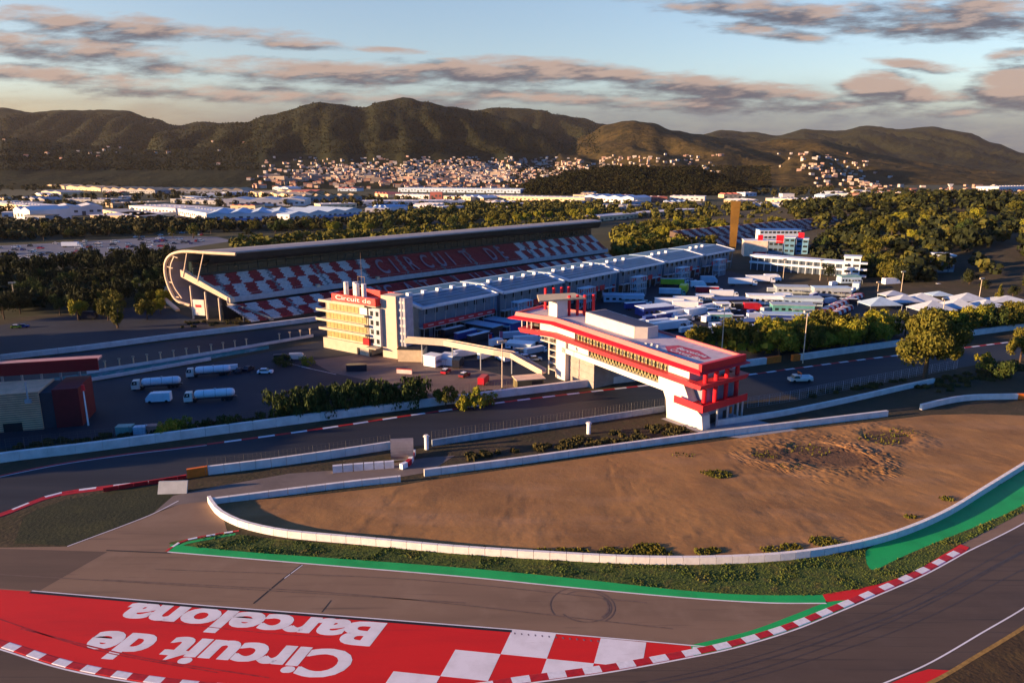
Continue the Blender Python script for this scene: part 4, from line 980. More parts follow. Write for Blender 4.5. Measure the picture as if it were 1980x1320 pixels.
def hit(px, py):
    r = ray(px, py).normalized(); o = Vector((0, 0, CAM_H)); best = None
    for bv in BV:
        h = bv.ray_cast(o, r)
        if h[0] is not None and (best is None or h[3] < best[1]): best = (h[0], h[3])
    if r.z < 0:
        t = -CAM_H/r.z
        if best is None or t < best[1]: best = (o+r*t, t)
    return best[0] if best else None
hf1 = MX('hill_trees', (.015,.017,.007), [((.030,.027,.009), .006, .45, .6, .8, None), ((.045,.036,.012), .012, .60, .70, .5, None)], rough=1, spec=.05)
hf2 = MX('low_hill_trees_shaded', (.014,.015,.006), [((.030,.024,.008), .01, .5, .62, .7, None)], rough=1, spec=.05)  # pines of the low hill, darkened in colour to stand for the cloud shadow
forest([(0,500,222,330),(440,1160,196,298)], 14000, 'dark forest covering the slopes of the hills', hf1, 7, 4)
forest([(985,1490,322,380)], 7000, 'near black pine forest on the low hill before the right hills', hf2, 8, 5)
# mound with trees at the right
def moundz(x, y):
    return 30*math.exp(-((x-560)/210)**2-((y-900)/230)**2)+17*math.exp(-((x-360)/110)**2-((y-560)/130)**2)
b = MB(); n = 30
for i in range(n):
    for j in range(n):
        q = [(120+(900*a/n), 380+(1000*c_/n)) for a, c_ in ((i,j),(i+1,j),(i+1,j+1),(i,j+1))]
        b.poly([(x, y, moundz(x, y)-.35) for x, y in q])
o = b.build('hillside_slope', verge, smooth=True); tag(o, kind='structure')
# ------------------------------------------------------------------ town below the hills
hw = [M('house_wall_cream', (.42,.32,.24), var=.25, scale=.01), M('house_wall_pink', (.42,.26,.20), var=.25, scale=.01), M('house_wall_white', (.50,.44,.39), var=.15, scale=.01)]
hr = [M('tile_roof', (.34,.13,.07), var=.3, scale=.02), M('flat_roof', (.32,.24,.20), var=.3, scale=.02)]
def house_proto(k, w, d, h, gable):
    t = thing('house', 'x', 'house')
    b = MB(); b.box((0, 0, -4), (w, d, h+4)); b.build('wall', hw[k % 3], t)
    b = MB()
    if gable:
        b.prism([(-w/2-.4,-d/2-.4),(w/2+.4,-d/2-.4),(w/2+.4,d/2+.4),(-w/2-.4,d/2+.4)], h, h+2.4, P2=[(-w/2-.4,-.2),(w/2+.4,-.2),(w/2+.4,.2),(-w/2-.4,.2)])
    else: b.box((0, 0, h), (w+.5, d+.5, .6))
    b.build('roof', hr[0 if gable else 1], t)
    b = MB(); nf = max(1, int(h/3))
    for f_ in range(nf):
        for i in range(max(2, int(w/4))):
            x = -w/2+(i+.5)*w/max(2, int(w/4)); b.box((x, -d/2-.04, .9+f_*3), (1.5, .12, 1.5))
    b.build('windows', dark, t)['kind'] = 'stuff'
    return t
protos = [house_proto(0, 14, 10, 7, 1), house_proto(1, 20, 12, 9, 1), house_proto(2, 16, 12, 7, 0), house_proto(1, 34, 13, 14, 0), house_proto(2, 12, 10, 10, 1), house_proto(0, 42, 13, 17, 0)]
rt_ = random.Random(11)
def town_y(x):
    return None
spots = []
def add_spots(n, x0, x1, y0, y1, dens, kinds=(0,1,2,4), gname='town'):
    k = 0; tries = 0
    while k < n and tries < n*40:
        tries += 1; px = rt_.uniform(x0, x1); py = rt_.uniform(y0, y1)
        if rt_.random() > dens(px, py): continue
        spots.append((px, py, rt_.choice(kinds), gname)); k += 1
add_spots(1300, 500, 1260, 303, 353, lambda x, y: math.exp(-((x-960)/170)**2-((y-332)/19)**2)+.5*math.exp(-((x-680)/130)**2-((y-335)/16)**2)+.05)
add_spots(260, 480, 1020, 342, 366, lambda x, y: .3+.7*math.exp(-((x-860)/160)**2))
add_spots(40, 520, 1020, 338, 352, lambda x, y: 1, (3, 5, 3))
add_spots(110, 1490, 1740, 295, 372, lambda x, y: math.exp(-((x-1610-(y-330)*1.4)/60)**2), gname='knoll')
add_spots(60, 1180, 1400, 300, 335, lambda x, y: .6)
add_spots(60, 1640, 1985, 360, 385, lambda x, y: 1, (0, 1, 2, 3), 'plain')
add_spots(22, 0, 500, 268, 320, lambda x, y: .5, gname='slope')
rows_ = []
for px, py, k, gn in spots:
    p = hit(px, py)
    if p is None or p.y > 4800 or (p.y < 2290 and p.z > 3 and 950 < px < 1500): continue
    rows_.append((p, k, gn))
rows_.sort(key=lambda q: q[0].length/(1.6 if q[1] in (3, 5) else 1))
far = MB(); cnt = 0; used = set()
LAB = {'town': ('small pale house packed among the many of the town below the hills', 'houses of the town below the hills'),
       'knoll': ('small pale house scattered over the wooded knoll right of the dark low hill', 'houses on the wooded knoll'),
       'plain': ('small pinkish building in the sunlit settlement at the far right of the valley', 'buildings of the far right settlement'),
       'slope': ('tiny lone house on the dark slopes at the left', 'lone houses on the left slopes')}
for p, k, gn in rows_:
    rz = rt_.choice((0, 0, .3, -.35, .6))+rt_.uniform(-.15, .15); sc = rt_.uniform(.6, 1.0)
    if cnt < 270 or gn in ('slope',) and cnt < 290:
        if k not in used: o = protos[k]; used.add(k); o.location = p; o.rotation_euler = (0, 0, rz); o['label'] = LAB[gn][0]; o['group'] = LAB[gn][1]
        else: dup(protos[k], p, rz, LAB[gn][0], LAB[gn][1], sc, {'wall': hw[rt_.randrange(3)]})
        cnt += 1
    else:
        w, d, h = ((14,10,7),(20,12,9),(16,12,7),(34,13,14),(12,10,10),(42,13,17))[k]
        far.box((p.x, p.y, p.z-5), (w*sc, d*sc, h*sc+5), rz, rt_.randrange(3), 3+rt_.randrange(2))
for k, o in enumerate(protos):
    if k not in used:
        for ch in list(o.children): bpy.data.objects.remove(ch)
        bpy.data.objects.remove(o)
o = far.build('distant_town', hw+hr); tag(o, 'distant mass of tiny houses of the town behind the nearer ones', 'town', kind='stuff')
# ------------------------------------------------------------------ industrial buildings in the valley
iw = {'w': M('shed_white', (.66,.62,.60), var=.12, scale=.03), 'g': M('shed_grey', (.28,.28,.30), var=.2, scale=.03), 'c': M('shed_cream', (.72,.52,.30), var=.15, scale=.03),
      'b': M('shed_blue', (.10,.20,.42), var=.2, scale=.03), 'r': M('shed_red', (.46,.14,.10), var=.2, scale=.03), 't': M('shed_tan', (.42,.30,.18), var=.2, scale=.03), 'd': M('shed_dark', (.10,.09,.08), var=.2, scale=.03),
      'l': M('shed_pale_blue', (.42,.52,.62), var=.12, scale=.02)}
SHC = []
def shed(px0, py0, px1, py1, depth, h, wc, rc, label, roof='flat', n=5, cat='warehouse', band=None):
    a, c = g(px0, py0), g(px1, py1); U = c-a; W = U.length; fr = local(a, U); ctr = fr(W/2, depth/2)
    t = thing('warehouse', label, cat, (ctr.x, ctr.y, 0)); SHC.append((ctr, max(W, depth)*.55))
    b = MB(); b.prism([fr(0,0)[:2], fr(W,0)[:2], fr(W,depth)[:2], fr(0,depth)[:2]], -.2, h); part(b, 'wall', iw[wc], t)
    b = MB()
    if roof == 'flat':
        b.prism([fr(-.4,-.4)[:2], fr(W+.4,-.4)[:2], fr(W+.4,depth+.4)[:2], fr(-.4,depth+.4)[:2]], h, h+.5)
    elif roof == 'saw':
        s = W/n
        for i in range(n):
            q = [(i*s, h), ((i+1)*s, h+.2), (i*s+.35*s, h+min(s*.22, 4.5))]
            q3 = lambda w: [fr(x, w, z) for x, z in q]
            b.poly(q3(0)); b.poly(q3(depth)); A_, B_ = q3(0), q3(depth)
            for k in range(3): b.poly([A_[k], A_[(k+1)%3], B_[(k+1)%3], B_[k]])
    elif roof == 'gable':
        s = W/n
        for i in range(n):
            q = [(i*s, h), ((i+1)*s, h), ((i+.5)*s, h+min(s*.16, 3.5))]; A_ = [fr(x, -.3, z) for x, z in q]; B_ = [fr(x, depth, z) for x, z in q]
            b.poly(A_); b.poly(B_)
            for k in range(3): b.poly([A_[k], A_[(k+1)%3], B_[(k+1)%3], B_[k]])
    part(b, 'roof', iw[rc], t)
    b = MB(); nw = max(3, int(W/9))
    for i in range(nw): b.prism([fr((i+.25)*W/nw, -.12)[:2], fr((i+.75)*W/nw, -.12)[:2], fr((i+.75)*W/nw, -.02)[:2], fr((i+.25)*W/nw, -.02)[:2]], h*.35 if i % 3 else .1, h*.62 if i % 3 else h*.5)
    ns = max(2, int(depth/10))
    for i in range(ns): b.prism([fr(-.12, (i+.3)*depth/ns)[:2], fr(-.02, (i+.3)*depth/ns)[:2], fr(-.02, (i+.7)*depth/ns)[:2], fr(-.12, (i+.7)*depth/ns)[:2]], h*.4, h*.65)
    part(b, 'windows', iw['d'], t)['kind'] = 'stuff'
    if band:
        b = MB(); b.prism([fr(-.2,-.3)[:2], fr(W+.2,-.3)[:2], fr(W+.2,-.15)[:2], fr(-.2,-.15)[:2]], h*.05, h*.35); part(b, 'band', iw[band], t)
    if depth > 30 and roof == 'flat':
        b = MB()
        for i in range(max(2, int(W/14))): b.box(fr((i+.5)*14 if (i+.5)*14 < W else W-2, depth*.4, h+.5), (3, 2.4, 1.4))
        part(b, 'roof_units', iw['w'], t)['kind'] = 'stuff'
SH = [(90,364,195,370,60,8,'c','t','tan factory with a row of sunlit roof ridges at the far left, gable end glowing','saw',5),
 (198,372,300,375,90,9,'g','t','grey factory with sawtooth roof right of the glowing tan one','saw',6), (303,374,470,374,80,9,'g','t','long grey sawtooth factory at the far left centre','saw',8),
 (430,344,506,344,40,22,'w','r','row of white apartment towers with reddish tops before the slopes','flat'),
 (0,405,60,412,40,10,'c','w','cream shed cut by the left picture edge','flat'), (28,425,60,428,50,14,'w','w','tall white shed with a grey block before it at the left','gable',2),
 (50,436,90,437,20,12,'g','d','dark grey square block before the tall white shed','flat'), (110,418,200,415,60,12,'w','w','white shed with pale vaulted roof right of the dark block','gable',2),
 (120,392,215,394,50,7,'g','g','low grey shed behind the pale vaulted one','flat'),
 (272,432,342,424,70,9,'c','w','cream two storey building with sunlit end by the tree belt','flat'), (200,418,271,433,30,9,'c','g','sunlit cream office block joined left of the two storey building','flat'),
 (250,408,340,414,60,8,'w','w','white shed with bright sunlit left wall, behind the cream two storey building','flat'), (345,416,400,426,60,9,'w','l','narrow white shed whose left wall catches the sun','flat'),
 (400,428,560,425,90,9,'w','l','large white distribution hall with blue base band','gable',4,'b'), (560,427,700,416,90,8,'w','l','long low white hall right of the blue banded one','gable',4,'b'),
 (430,399,590,398,70,11,'w','w','white stepped hall behind the large distribution hall','gable',3), (218,402,330,398,40,7,'t','t','low tan shed in the gap left of the white halls','flat'),
 (330,392,430,396,50,7,'g','g','low grey shed before the sawtooth factories','flat'), (480,379,560,385,60,7,'c','c','cream sheds row catching sun, left of centre','saw',4),
 (560,390,700,388,80,8,'g','t','grey shed with cream roof ridges left of centre','saw',6), (700,398,900,396,60,7,'w','w','low white hall behind the belt of trees at the centre left','flat'),
 (664,356,708,356,30,13,'l','l','small bright pale blue hall standing alone before the town','flat'), (770,371,1006,374,70,10,'l','l','very long pale grey blue hall before the town','flat'),
 (765,383,830,385,40,8,'w','w','white shed left of the pink and white tower block','flat'), (832,386,855,386,15,16,'r','w','short pink and white tower block among the sheds','flat'),
 (858,386,910,388,40,7,'c','w','low cream shed right of the pink and white tower block','flat'), (930,386,1130,391,50,8,'c','w','long cream sunlit hall at the centre of the valley','flat'),
 (1130,389,1225,393,60,10,'w','l','white hall with tall front at the end of the long cream one','gable',4), (1228,390,1290,390,40,9,'r','r','orange red shed right of the white hall','flat'),
 (1295,388,1362,389,40,9,'w','w','white hall beside the orange red shed','flat'), (1000,402,1100,404,30,7,'g','w','grey shed with pale roof before the long cream hall','flat'),
 (1160,428,1350,412,25,6,'c','w','long cream low building behind the right end of the grandstand roof','flat'), (1140,404,1220,407,40,7,'g','g','low grey shed among trees behind the grandstand end','flat'),
 (1455,403,1530,404,40,8,'w','w','white shed behind the tree line left of the second stand','flat'), (1480,393,1560,396,50,9,'c','w','cream shed with bright roof behind the second stand','flat'),
 (1560,391,1700,393,40,8,'w','w','long white hall over the second grandstand','flat'), (1512,390,1535,390,20,15,'w','w','narrow white block with stepped tower above the second stand','flat'),
 (1690,378,1755,380,40,8,'c','w','cream pink hall in the right valley','flat'), (1780,380,1850,380,30,9,'r','r','red brick looking hall in the right valley','flat'),
 (1930,372,2000,370,60,14,'w','w','tall white hall at the right picture edge','flat'), (1850,388,1925,386,40,8,'c','r','cream hall with red roof by the right edge trees','flat'),
 (1700,391,1790,393,40,7,'w','c','low white hall under the wooded hillside','flat'), (620,404,690,402,40,7,'c','w','cream shed peeping over the trees behind the grandstand','flat')]
for q in SH:
    x0, y0, x1, y1, dp, h, wc, rc, lb, rf = q[:10]; shed(x0, y0, x1, y1, dp, h, wc, rc, lb, rf, q[10] if len(q) > 10 else 3, band=q[11] if len(q) > 11 else None)
rs = random.Random(31); k = 0; tries = 0
while k < 56 and tries < 4000:
    tries += 1; px = rs.uniform(-60, 2000); py = rs.uniform(366, 424) if px < 1000 else rs.uniform(374, 402); w = rs.uniform(20, 62)*(.6+.4*(py-360)/60); sl_ = rs.uniform(-3, 3)
    if 230 < px < 1560 and py > 412: continue
    c_ = g(px+w/2, py-2)
    if any((c_-q).length < r_+28 for q, r_ in SHC): continue
    shed(px, py, px+w, py+sl_, rs.uniform(20, 55), rs.uniform(5, 9), rs.choice('wwcgtl'), rs.choice('wwgtrl'), 'small low shed among the many filling the industrial valley floor', rs.choice(('flat','flat','gable','saw')), rs.randrange(2, 5)); k += 1
    bpy.data.objects[-1] if False else None
for o in list(C.objects):
    if o.get('label') == 'small low shed among the many filling the industrial valley floor': o['group'] = 'small sheds of the industrial valley'
# pale water tower, motorway strip
sheet('road', gp([(1100,424),(1440,404),(1690,398),(1690,401),(1440,408),(1100,430)], sm=False), .01, trk2)
sheet('far_yards', gp([(380,440),(900,430),(1000,405),(900,400),(200,420)], sm=False), -.01, MX('yards', (.10,.085,.07), [((.05,.05,.03), .02, .45, .6, .9, None)]))
b = MB(); t = thing('water_tower', 'thin pale tower with a flaring top at the right of the valley', 'tower', tuple(g(1836,372)))
b.tube((0,0,0), (0,0,14), 1.6, 1.2, 8); b.build('column', iw['w'], t); b = MB(); b.prism([(-2,-2),(2,-2),(2,2),(-2,2)], 14, 22, P2=[(-7,-3),(7,-3),(7,3),(-7,3)]); b.build('head', iw['w'], t)
# ------------------------------------------------------------------ yards, pit lane, left side
def hz(px, pyb, pyt):
    p = g(px, pyb); r = ray(px, pyt); return CAM_H+p.y/r.y*r.z
pv = MX('brown_paving', (.17, .12, .10), [((.10,.07,.06), .06, .45, .7, .8, None), ((.24,.17,.14), .3, .55, .75, .5, None)], rough=.85, bump=.01)
sheet('yard_asphalt', gp([(-250,790),(165,742),(420,699),(612,662),(760,690),(1050,742),(860,772),(500,812),(330,832),(0,868),(-250,890)], sm=False), .004, pad)
sheet('paddock_asphalt', gp([(612,661),(800,640),(1170,560),(1440,500),(1700,515),(2050,570),(2050,620),(1700,660),(1480,690),(1225,730),(1050,741),(760,689)], sm=False), .0, pad)
sheet('brown_paving', gp([(600,697),(700,684),(860,700),(1050,742),(860,770),(745,742),(640,720)], sm=False), .02, pv)
sheet('left_asphalt', gp([(-300,668),(0,628),(160,606),(300,588),(420,634),(612,616),(330,650),(0,690),(-300,722)], sm=False), .0, pad)
sheet('main_straight', gp([(-300,738),(0,701),(330,660),(612,626),(1150,530),(1170,548),(612,650),(330,694),(165,724),(-300,790)], sm=False), .016, trk2)
b = MB(); b.poly([tuple(p[:2])+(.03,) for p in gp([(-300,785),(0,744),(165,722),(400,686),(520,668),(520,674),(400,695),(165,734),(0,757),(-300,800)], sm=False)])
tag(b.build('green_pit_strip', MX('pit_strip_green', (.03,.16,.14), [((.16,.22,.24), .3, .5, .6, .9, None)])), kind='structure')
b = MB(); ribbon(b, gp([(583,709),(625,718),(650,724)], sm=False), -.12, .12, .03); ribbon(b, gp([(535,697),(600,712)], sm=False), -.1, .1, .03); tag(b.build('parking_line', white), kind='structure')
wall('concrete_wall', [(-200,722),(0,696),(165,677),(330,655),(480,637),(612,620)], 'pale blue wall on the far side of the main straight at the left', 2.0, 1.2, concb, 6)
wall('pit_wall', [(168,723),(400,686),(606,651)], 'low pit wall under the row of tan posts', 1.1, .5, concb, 5)
wall('concrete_wall', [(-200,788),(0,757),(165,738),(408,696)], 'pale low wall between the pit lane strip and the tanker yard', 1.1, .6, concb, 5)
pp = MB(); pp.tube((0,0,0),(0,0,3.0),.26,.22,8); post0 = pp.build('pit_post', M('tan_post', (.62,.45,.26), rough=.6)); k0 = True
pm_ = MB(); pm_.box((0,0,2.7),(.9,.4,.5)); hd0 = pm_.build('post_head', M('tan_head', (.45,.33,.22), rough=.6), post0)
P = resample(gp([(176,718),(400,682),(600,649)]), 4.6)
tag(post0, 'one of the short tan posts standing in a row on the pit wall', 'post', 'posts along the pit wall')
post0.location = P[0]
for i, p in enumerate(P[1:]):
    if i in (12, 13, 24): continue
    dup(post0, p)
def blt(b, nm, m, root): o = b.build(nm, m); o.parent = root; return o
# left building with red canopy
def left_building():
    a, c = g(-150,848), g(85,829); U = c-a; W = U.length; fr = local(a, U); rz = math.atan2(U.y, U.x)
    t = thing('garage_building', 'beige block building under a big dark red canopy at the left edge', 'building', tuple(fr(W/2, 8)))
    h = hz(85, 829, 757)
    b = MB(); b.prism([fr(0,0)[:2], fr(W,0)[:2], fr(W,13)[:2], fr(0,13)[:2]], -.1, h)
    w_ = part(b, 'wall', M('block_beige_left', (.76,.42,.25), rough=.8, var=.15, scale=.6, bump=.01), t)
    b = MB()
    for k in range(int(h/.62)): b.prism([fr(0,-.06)[:2], fr(W,-.06)[:2], fr(W,-.01)[:2], fr(0,-.01)[:2]], k*.62+.2, k*.62+.38)
    part(b, 'block_joints', M('joint_dark', (.12,.08,.05)), w_)['kind'] = 'stuff'
    b = MB(); b.prism([fr(W-9.5,-.12)[:2], fr(W-5,-.12)[:2], fr(W-5,-.01)[:2], fr(W-9.5,-.01)[:2]], 0, 2.4); part(b, 'door', dark, t)
    b = MB(); b.prism([fr(W,.3)[:2], fr(W+3.2,.3)[:2], fr(W+3.2,13)[:2], fr(W,13)[:2]], -.1, h-.6); part(b, 'recess_wall', M('recess', (.03,.035,.045)), t)
    b = MB(); b.prism([fr(W+3.2,0)[:2], fr(W+9.6,0)[:2], fr(W+9.6,13)[:2], fr(W+3.2,13)[:2]], -.1, h+.2); part(b, 'red_block', M('dark_red_wall', (.13,.008,.012), rough=.6), t)
    z0, z1 = 12.0, 15.6; w0 = 14
    b = MB(); b.prism([fr(-10,w0)[:2], fr(W+11.5,w0)[:2], fr(W+11.5,w0+.4)[:2], fr(-10,w0+.4)[:2]], z0, z1)
    cn = part(b, 'canopy', M('canopy_red', (.26,.008,.010), rough=.6, var=.1), t)
    b = MB(); b.prism([fr(-10,w0+.4)[:2], fr(W+11.5,w0+.4)[:2], fr(W+11.5,w0+5)[:2], fr(-10,w0+5)[:2]], z1-.9, z1-.3); part(b, 'canopy_roof', M('canopy_roof', (.50,.26,.24), rough=.6, var=.15), cn)
    b = MB()
    for k in range(9): p = fr(-6+k*(W+14)/8.5, w0+3, 0); b.box(p, (.5, .5, z1-1), rz)
    part(b, 'canopy_columns', steel, t)['kind'] = 'stuff'
    b = MB(); p = fr(W-2.4, -.6, 0); b.tube(p+Vector((0,0,h-2.2)), p+Vector((0,0,h+3)), .22, .22, 6); b.box((p.x, p.y, h-2.8), (1.5,1.0,1.1), rz); part(b, 'lamp_arm', steel, t)
left_building()
# flagpole and light poles
def pole(px, pyb, pyt, label, head=True, mat=None, r=.22, group=None, name='light_pole', cat='light pole'):
    p = g(px, pyb); h = hz(px, pyb, pyt); t = thing(name, label, cat, tuple(p), 0, group)
    m = mat or M('pole_pale', (.62,.50,.36), rough=.5)
    b = MB(); b.tube((0,0,-.1), (0,0,h), r, r*.6, 8); blt(b, 'pole', m, t)
    if head:
        b = MB(); b.box((0,0,h-.3), (3.2,.5,.25), .4)
        for k in (-1.3, -.4, .4, 1.3): b.box((k*math.cos(.4), k*math.sin(.4), h-.75), (.5,.6,.55), .4)
        blt(b, 'lamp_head', m, t)
    return t
t = pole(171, 822, 745, 'red and white pole beside the dark red block at the left', False, M('pole_white', (.70,.68,.68)), .25, name='flagpole', cat='pole')
h = hz(171, 822, 745); b = MB(); b.tube((0,0,h-1.5),(0,0,h+.2),.5,.4,8); blt(b, 'red_top', bred, t)
for px, a, c_, lb in ((971,752,658,'slim tan pole before the footbridge ramp'), (1394,700,588,'tall light pole behind the south end of the bridge roof'), (1552,702,600,'light pole rising from the tree row right of the bridge'),
        (1697,566,544,'short light pole left of the white marquees'), (1822,612,576,'light pole in front of the white marquees, above the big tree'), (1893,578,537,'light pole behind the right marquees'),
        (1585,544,502,'light pole before the far white colonnade building'), (1514,540,500,'thin pole near the middle of the far paddock'), (1742,566,524,'dark thin pole between the marquees and the dark trees'), (99,566,536,'light pole among the dark trees at the far left'),
        (30,590,545,'light pole at the left picture edge among trees'), (709,660,640,'short lamp by the control tower back')):
    pole(px, a, c_, lb, True, None, .2)
# ------------------------------------------------------------------ vehicles (built once with parts, then copied)
tyre = M('tyre', (.015,.015,.015), rough=.8); vwhite = M('vehicle_white', (.78,.80,.82), rough=.35, var=.06); vcream = M('vehicle_cream', (.74,.66,.56), rough=.35, var=.06)
vblue = M('vehicle_blue', (.020,.045,.22), rough=.35, var=.15); vred = M('vehicle_red', (.42,.015,.03), rough=.35, var=.1); vgrey = M('vehicle_grey', (.36,.40,.42), rough=.4, var=.1)
vdark = M('vehicle_dark', (.02,.022,.035), rough=.4, var=.2); vyel = M('vehicle_yellow', (.50,.55,.03), rough=.4, var=.1); vpale = M('vehicle_pale_blue', (.38,.50,.60), rough=.4, var=.1); vteal = M('vehicle_teal', (.10,.30,.28), rough=.4)
wind = M('windscreen', (.02,.025,.03), rough=.1, spec=.6)
def wheels(t, xs_, y, r=.5, w=.35):
    for x in xs_:
        for sy in (-1, 1):
            b = MB(); b.tube((x, sy*y-w/2, r), (x, sy*y+w/2, r), r, r, 10); blt(b, 'wheel', tyre, t)
def cabmesh(x, L_=2.3, w=2.5, h=3.0):
    b = MB(); b.prism([(x,-w/2),(x+L_,-w/2),(x+L_,w/2),(x,w/2)], .5, 1.9); b.prism([(x,-w/2),(x+L_,-w/2),(x+L_,w/2),(x,w/2)], 1.9, h, P2=[(x+.1,-w/2+.1),(x+L_-.5,-w/2+.15),(x+L_-.5,w/2-.15),(x+.1,w/2-.1)]); return b
def cabglass(x, L_=2.3, w=2.5, h=3.0):
    b = MB(); b.poly([(x+L_+.01,-w/2+.2,1.95),(x+L_+.01,w/2-.2,1.95),(x+L_-.44,w/2-.3,h-.1),(x+L_-.44,-w/2+.3,h-.1)])
    for sy in (-1, 1): b.poly([(x+.7,sy*(w/2+.01),1.95),(x+L_-.15,sy*(w/2+.01),1.95),(x+L_-.5,sy*(w/2-.11),h-.2),(x+.7,sy*(w/2-.08),h-.2)])
    return b
def proto_truck():
    t = thing('truck', 'x', 'truck')
    b = MB(); b.box((-1.5,0,1.1),(12.5,2.55,2.9)); tr_ = blt(b, 'trailer', vwhite, t)
    b = MB(); b.box((-1.5,0,4.0),(12.7,2.65,.12)); blt(b, 'trailer_roof', vwhite, tr_)
    blt(cabmesh(5.1), 'cab', vwhite, t); blt(cabglass(5.1), 'windscreen', wind, t)
    b = MB(); b.box((-1,0,.7),(13,1.0,.35)); blt(b, 'chassis', vdark, t); wheels(t, (-6,-4.8,4.2,6.4), 1.05); return t
def proto_unit():
    t = thing('hospitality_unit', 'x', 'motorhome')
    b = MB(); b.box((0,0,.3),(15,6.4,3.9)); blt(b, 'body', vwhite, t)
    b = MB(); b.box((0,0,4.2),(15.6,7.0,.3)); blt(b, 'roof', vwhite, t)
    b = MB(); [b.box((-6+i*2.4,-3.22,1.6),(1.3,.06,1.2)) for i in range(6)]; blt(b, 'windows', wind, t)['kind'] = 'stuff'
    b = MB(); b.box((3,-4.6,2.7),(8,2.8,.15)); [b.tube((x,-5.8,0),(x,-5.8,2.7),.07,.07,5) for x in (-.8,3,6.8)]; blt(b, 'awning', vgrey, t); return t
def proto_car():
    t = thing('car', 'x', 'car')
    b = MB(); b.prism([(-2.1,-.9),(2.2,-.9),(2.2,.9),(-2.1,.9)], .35, .95, P2=[(-2.1,-.86),(2.1,-.82),(2.1,.82),(-2.1,.86)]); bd = blt(b, 'body', vwhite, t)
    b = MB(); b.prism([(-1.7,-.82),(1.1,-.82),(1.1,.82),(-1.7,.82)], .95, 1.5, P2=[(-1.2,-.68),(.4,-.68),(.4,.68),(-1.2,.68)]); blt(b, 'cabin_glass', wind, t)
    b = MB(); b.box((-.4,0,1.5),(1.6,1.3,.06)); blt(b, 'roof', vwhite, t); wheels(t, (-1.35,1.35), .85, .34, .22); return t
def proto_van():
    t = thing('van', 'x', 'van')
    b = MB(); b.box((-.7,0,.4),(4.2,2.0,2.1)); b.prism([(1.4,-1.0),(2.8,-1.0),(2.8,1.0),(1.4,1.0)], .4, 1.3); b.prism([(1.4,-1.0),(2.8,-1.0),(2.8,1.0),(1.4,1.0)], 1.3, 2.4, P2=[(1.4,-.95),(1.9,-.9),(1.9,.9),(1.4,.95)]); blt(b, 'body', vwhite, t)
    b = MB(); b.poly([(2.72,-.85,1.4),(2.72,.85,1.4),(1.98,.8,2.3),(1.98,-.8,2.3)]); blt(b, 'windscreen', wind, t); wheels(t, (-1.9,1.9), .9, .36, .24); return t
def proto_tanker():
    t = thing('tanker_truck', 'x', 'tanker')
    b = MB(); n = 18
    prof = [(-6.8,.2),(-6.6,.85),(-6.1,1.2),(-5.4,1.3),(4.0,1.3),(4.6,1.2),(5.0,.8),(5.15,.2)]
    for (x0, r0), (x1, r1) in zip(prof, prof[1:]): b.tube((x0,0,2.4),(x1,0,2.4), r0, r1, n, caps=False)
    for x, r_ in ((-6.8,.2),(5.15,.2)): b.tube((x,0,2.4),(x+.01,0,2.4), r_, r_, n)
    tk = blt(b, 'tank', vwhite, t); 
    for p in tk.data.polygons: p.use_smooth = True
    b = MB(); [b.tube((x,0,2.38),(x+.14,0,2.38),1.35,1.35,18) for x in (-4.5,-1.2,2.1)]; b.tube((-1,0,3.6),(-1,0,3.9),.4,.4,10); blt(b, 'tank_fittings', vgrey, tk)
    blt(cabmesh(5.6, 2.5, 2.5, 3.3), 'cab', vcream, t); blt(cabglass(5.6, 2.5, 2.5, 3.3), 'windscreen', wind, t)
    b = MB(); b.box((-.5,0,.75),(13.5,1.0,.4)); blt(b, 'chassis', vdark, t); wheels(t, (-5.6,-4.4,-3.2,4.9,7.2), 1.05, .52); return t
PT, PM, PC, PVN, PK = proto_truck(), proto_unit(), proto_car(), proto_van(), proto_tanker()
first = set()
def put(pro, px, py, ang, label, group=None, scale=None, paint=None, z=0.):
    p = g(px, py, z); rz = R(ang)
    if pro.name not in first:
        first.add(pro.name); o = pro; o.location = p; o.rotation_euler = (0, 0, rz); o['label'] = label
        if group: o['group'] = group
        if scale: o.scale = scale if isinstance(scale, tuple) else (scale,)*3
        if paint:
            for ch in list(o.children):
                k = ch.name.split('.')[0]
                if k in paint: ch.material_slots[0].link = 'OBJECT'; ch.material_slots[0].material = paint[k]
        return o
    base = pro.copy() if False else pro
    o = dup(base, p, rz, label, group, scale or (1, 1, 1), paint)
    if group is None and 'group' in o.keys(): del o['group']
    return o
# tanker yard
put(PK, 411, 774, 194, 'white tanker truck standing alone nearest the hedge', scale=.98)
put(PK, 308, 750, 196, 'white tanker truck at the front left of the yard row', scale=.98)
put(PK, 408, 726, 197, 'white tanker truck parked behind the first one in the yard row', scale=.95)
put(PT, 435, 718, 198, 'white cab truck at the back end of the tanker row', scale=.55)
put(PVN, 308, 777, 190, 'small white van between the two front tankers', scale=1.25, paint={'body': vwhite})
put(PC, 513, 722, 5, 'white car parked right of the tanker yard', scale=1.2)
put(PC, 481, 716, 80, 'dark car beside the white car in the tanker yard', paint={'body': vdark, 'roof': vdark}, scale=1.1)
put(PC, 462, 720, 100, 'dark car right behind the tankers', paint={'body': vdark, 'roof': vdark}, scale=1.1)
put(PVN, 545, 697, 20, 'dark van under the small trees beyond the white car', paint={'body': vdark})
put(PVN, 575, 695, 10, 'cream van beside the dark one beyond the tanker yard', paint={'body': vcream})
put(PC, 32, 634, 15, 'small yellowish car on the far left asphalt', paint={'body': vyel}); put(PC, 46, 633, 15, 'small dark blue car beside the yellowish one at far left', paint={'body': vblue, 'roof': vblue})
put(PVN, 170, 617, 8, 'black van parked under the trees at the left', paint={'body': vdark}, scale=1.5)
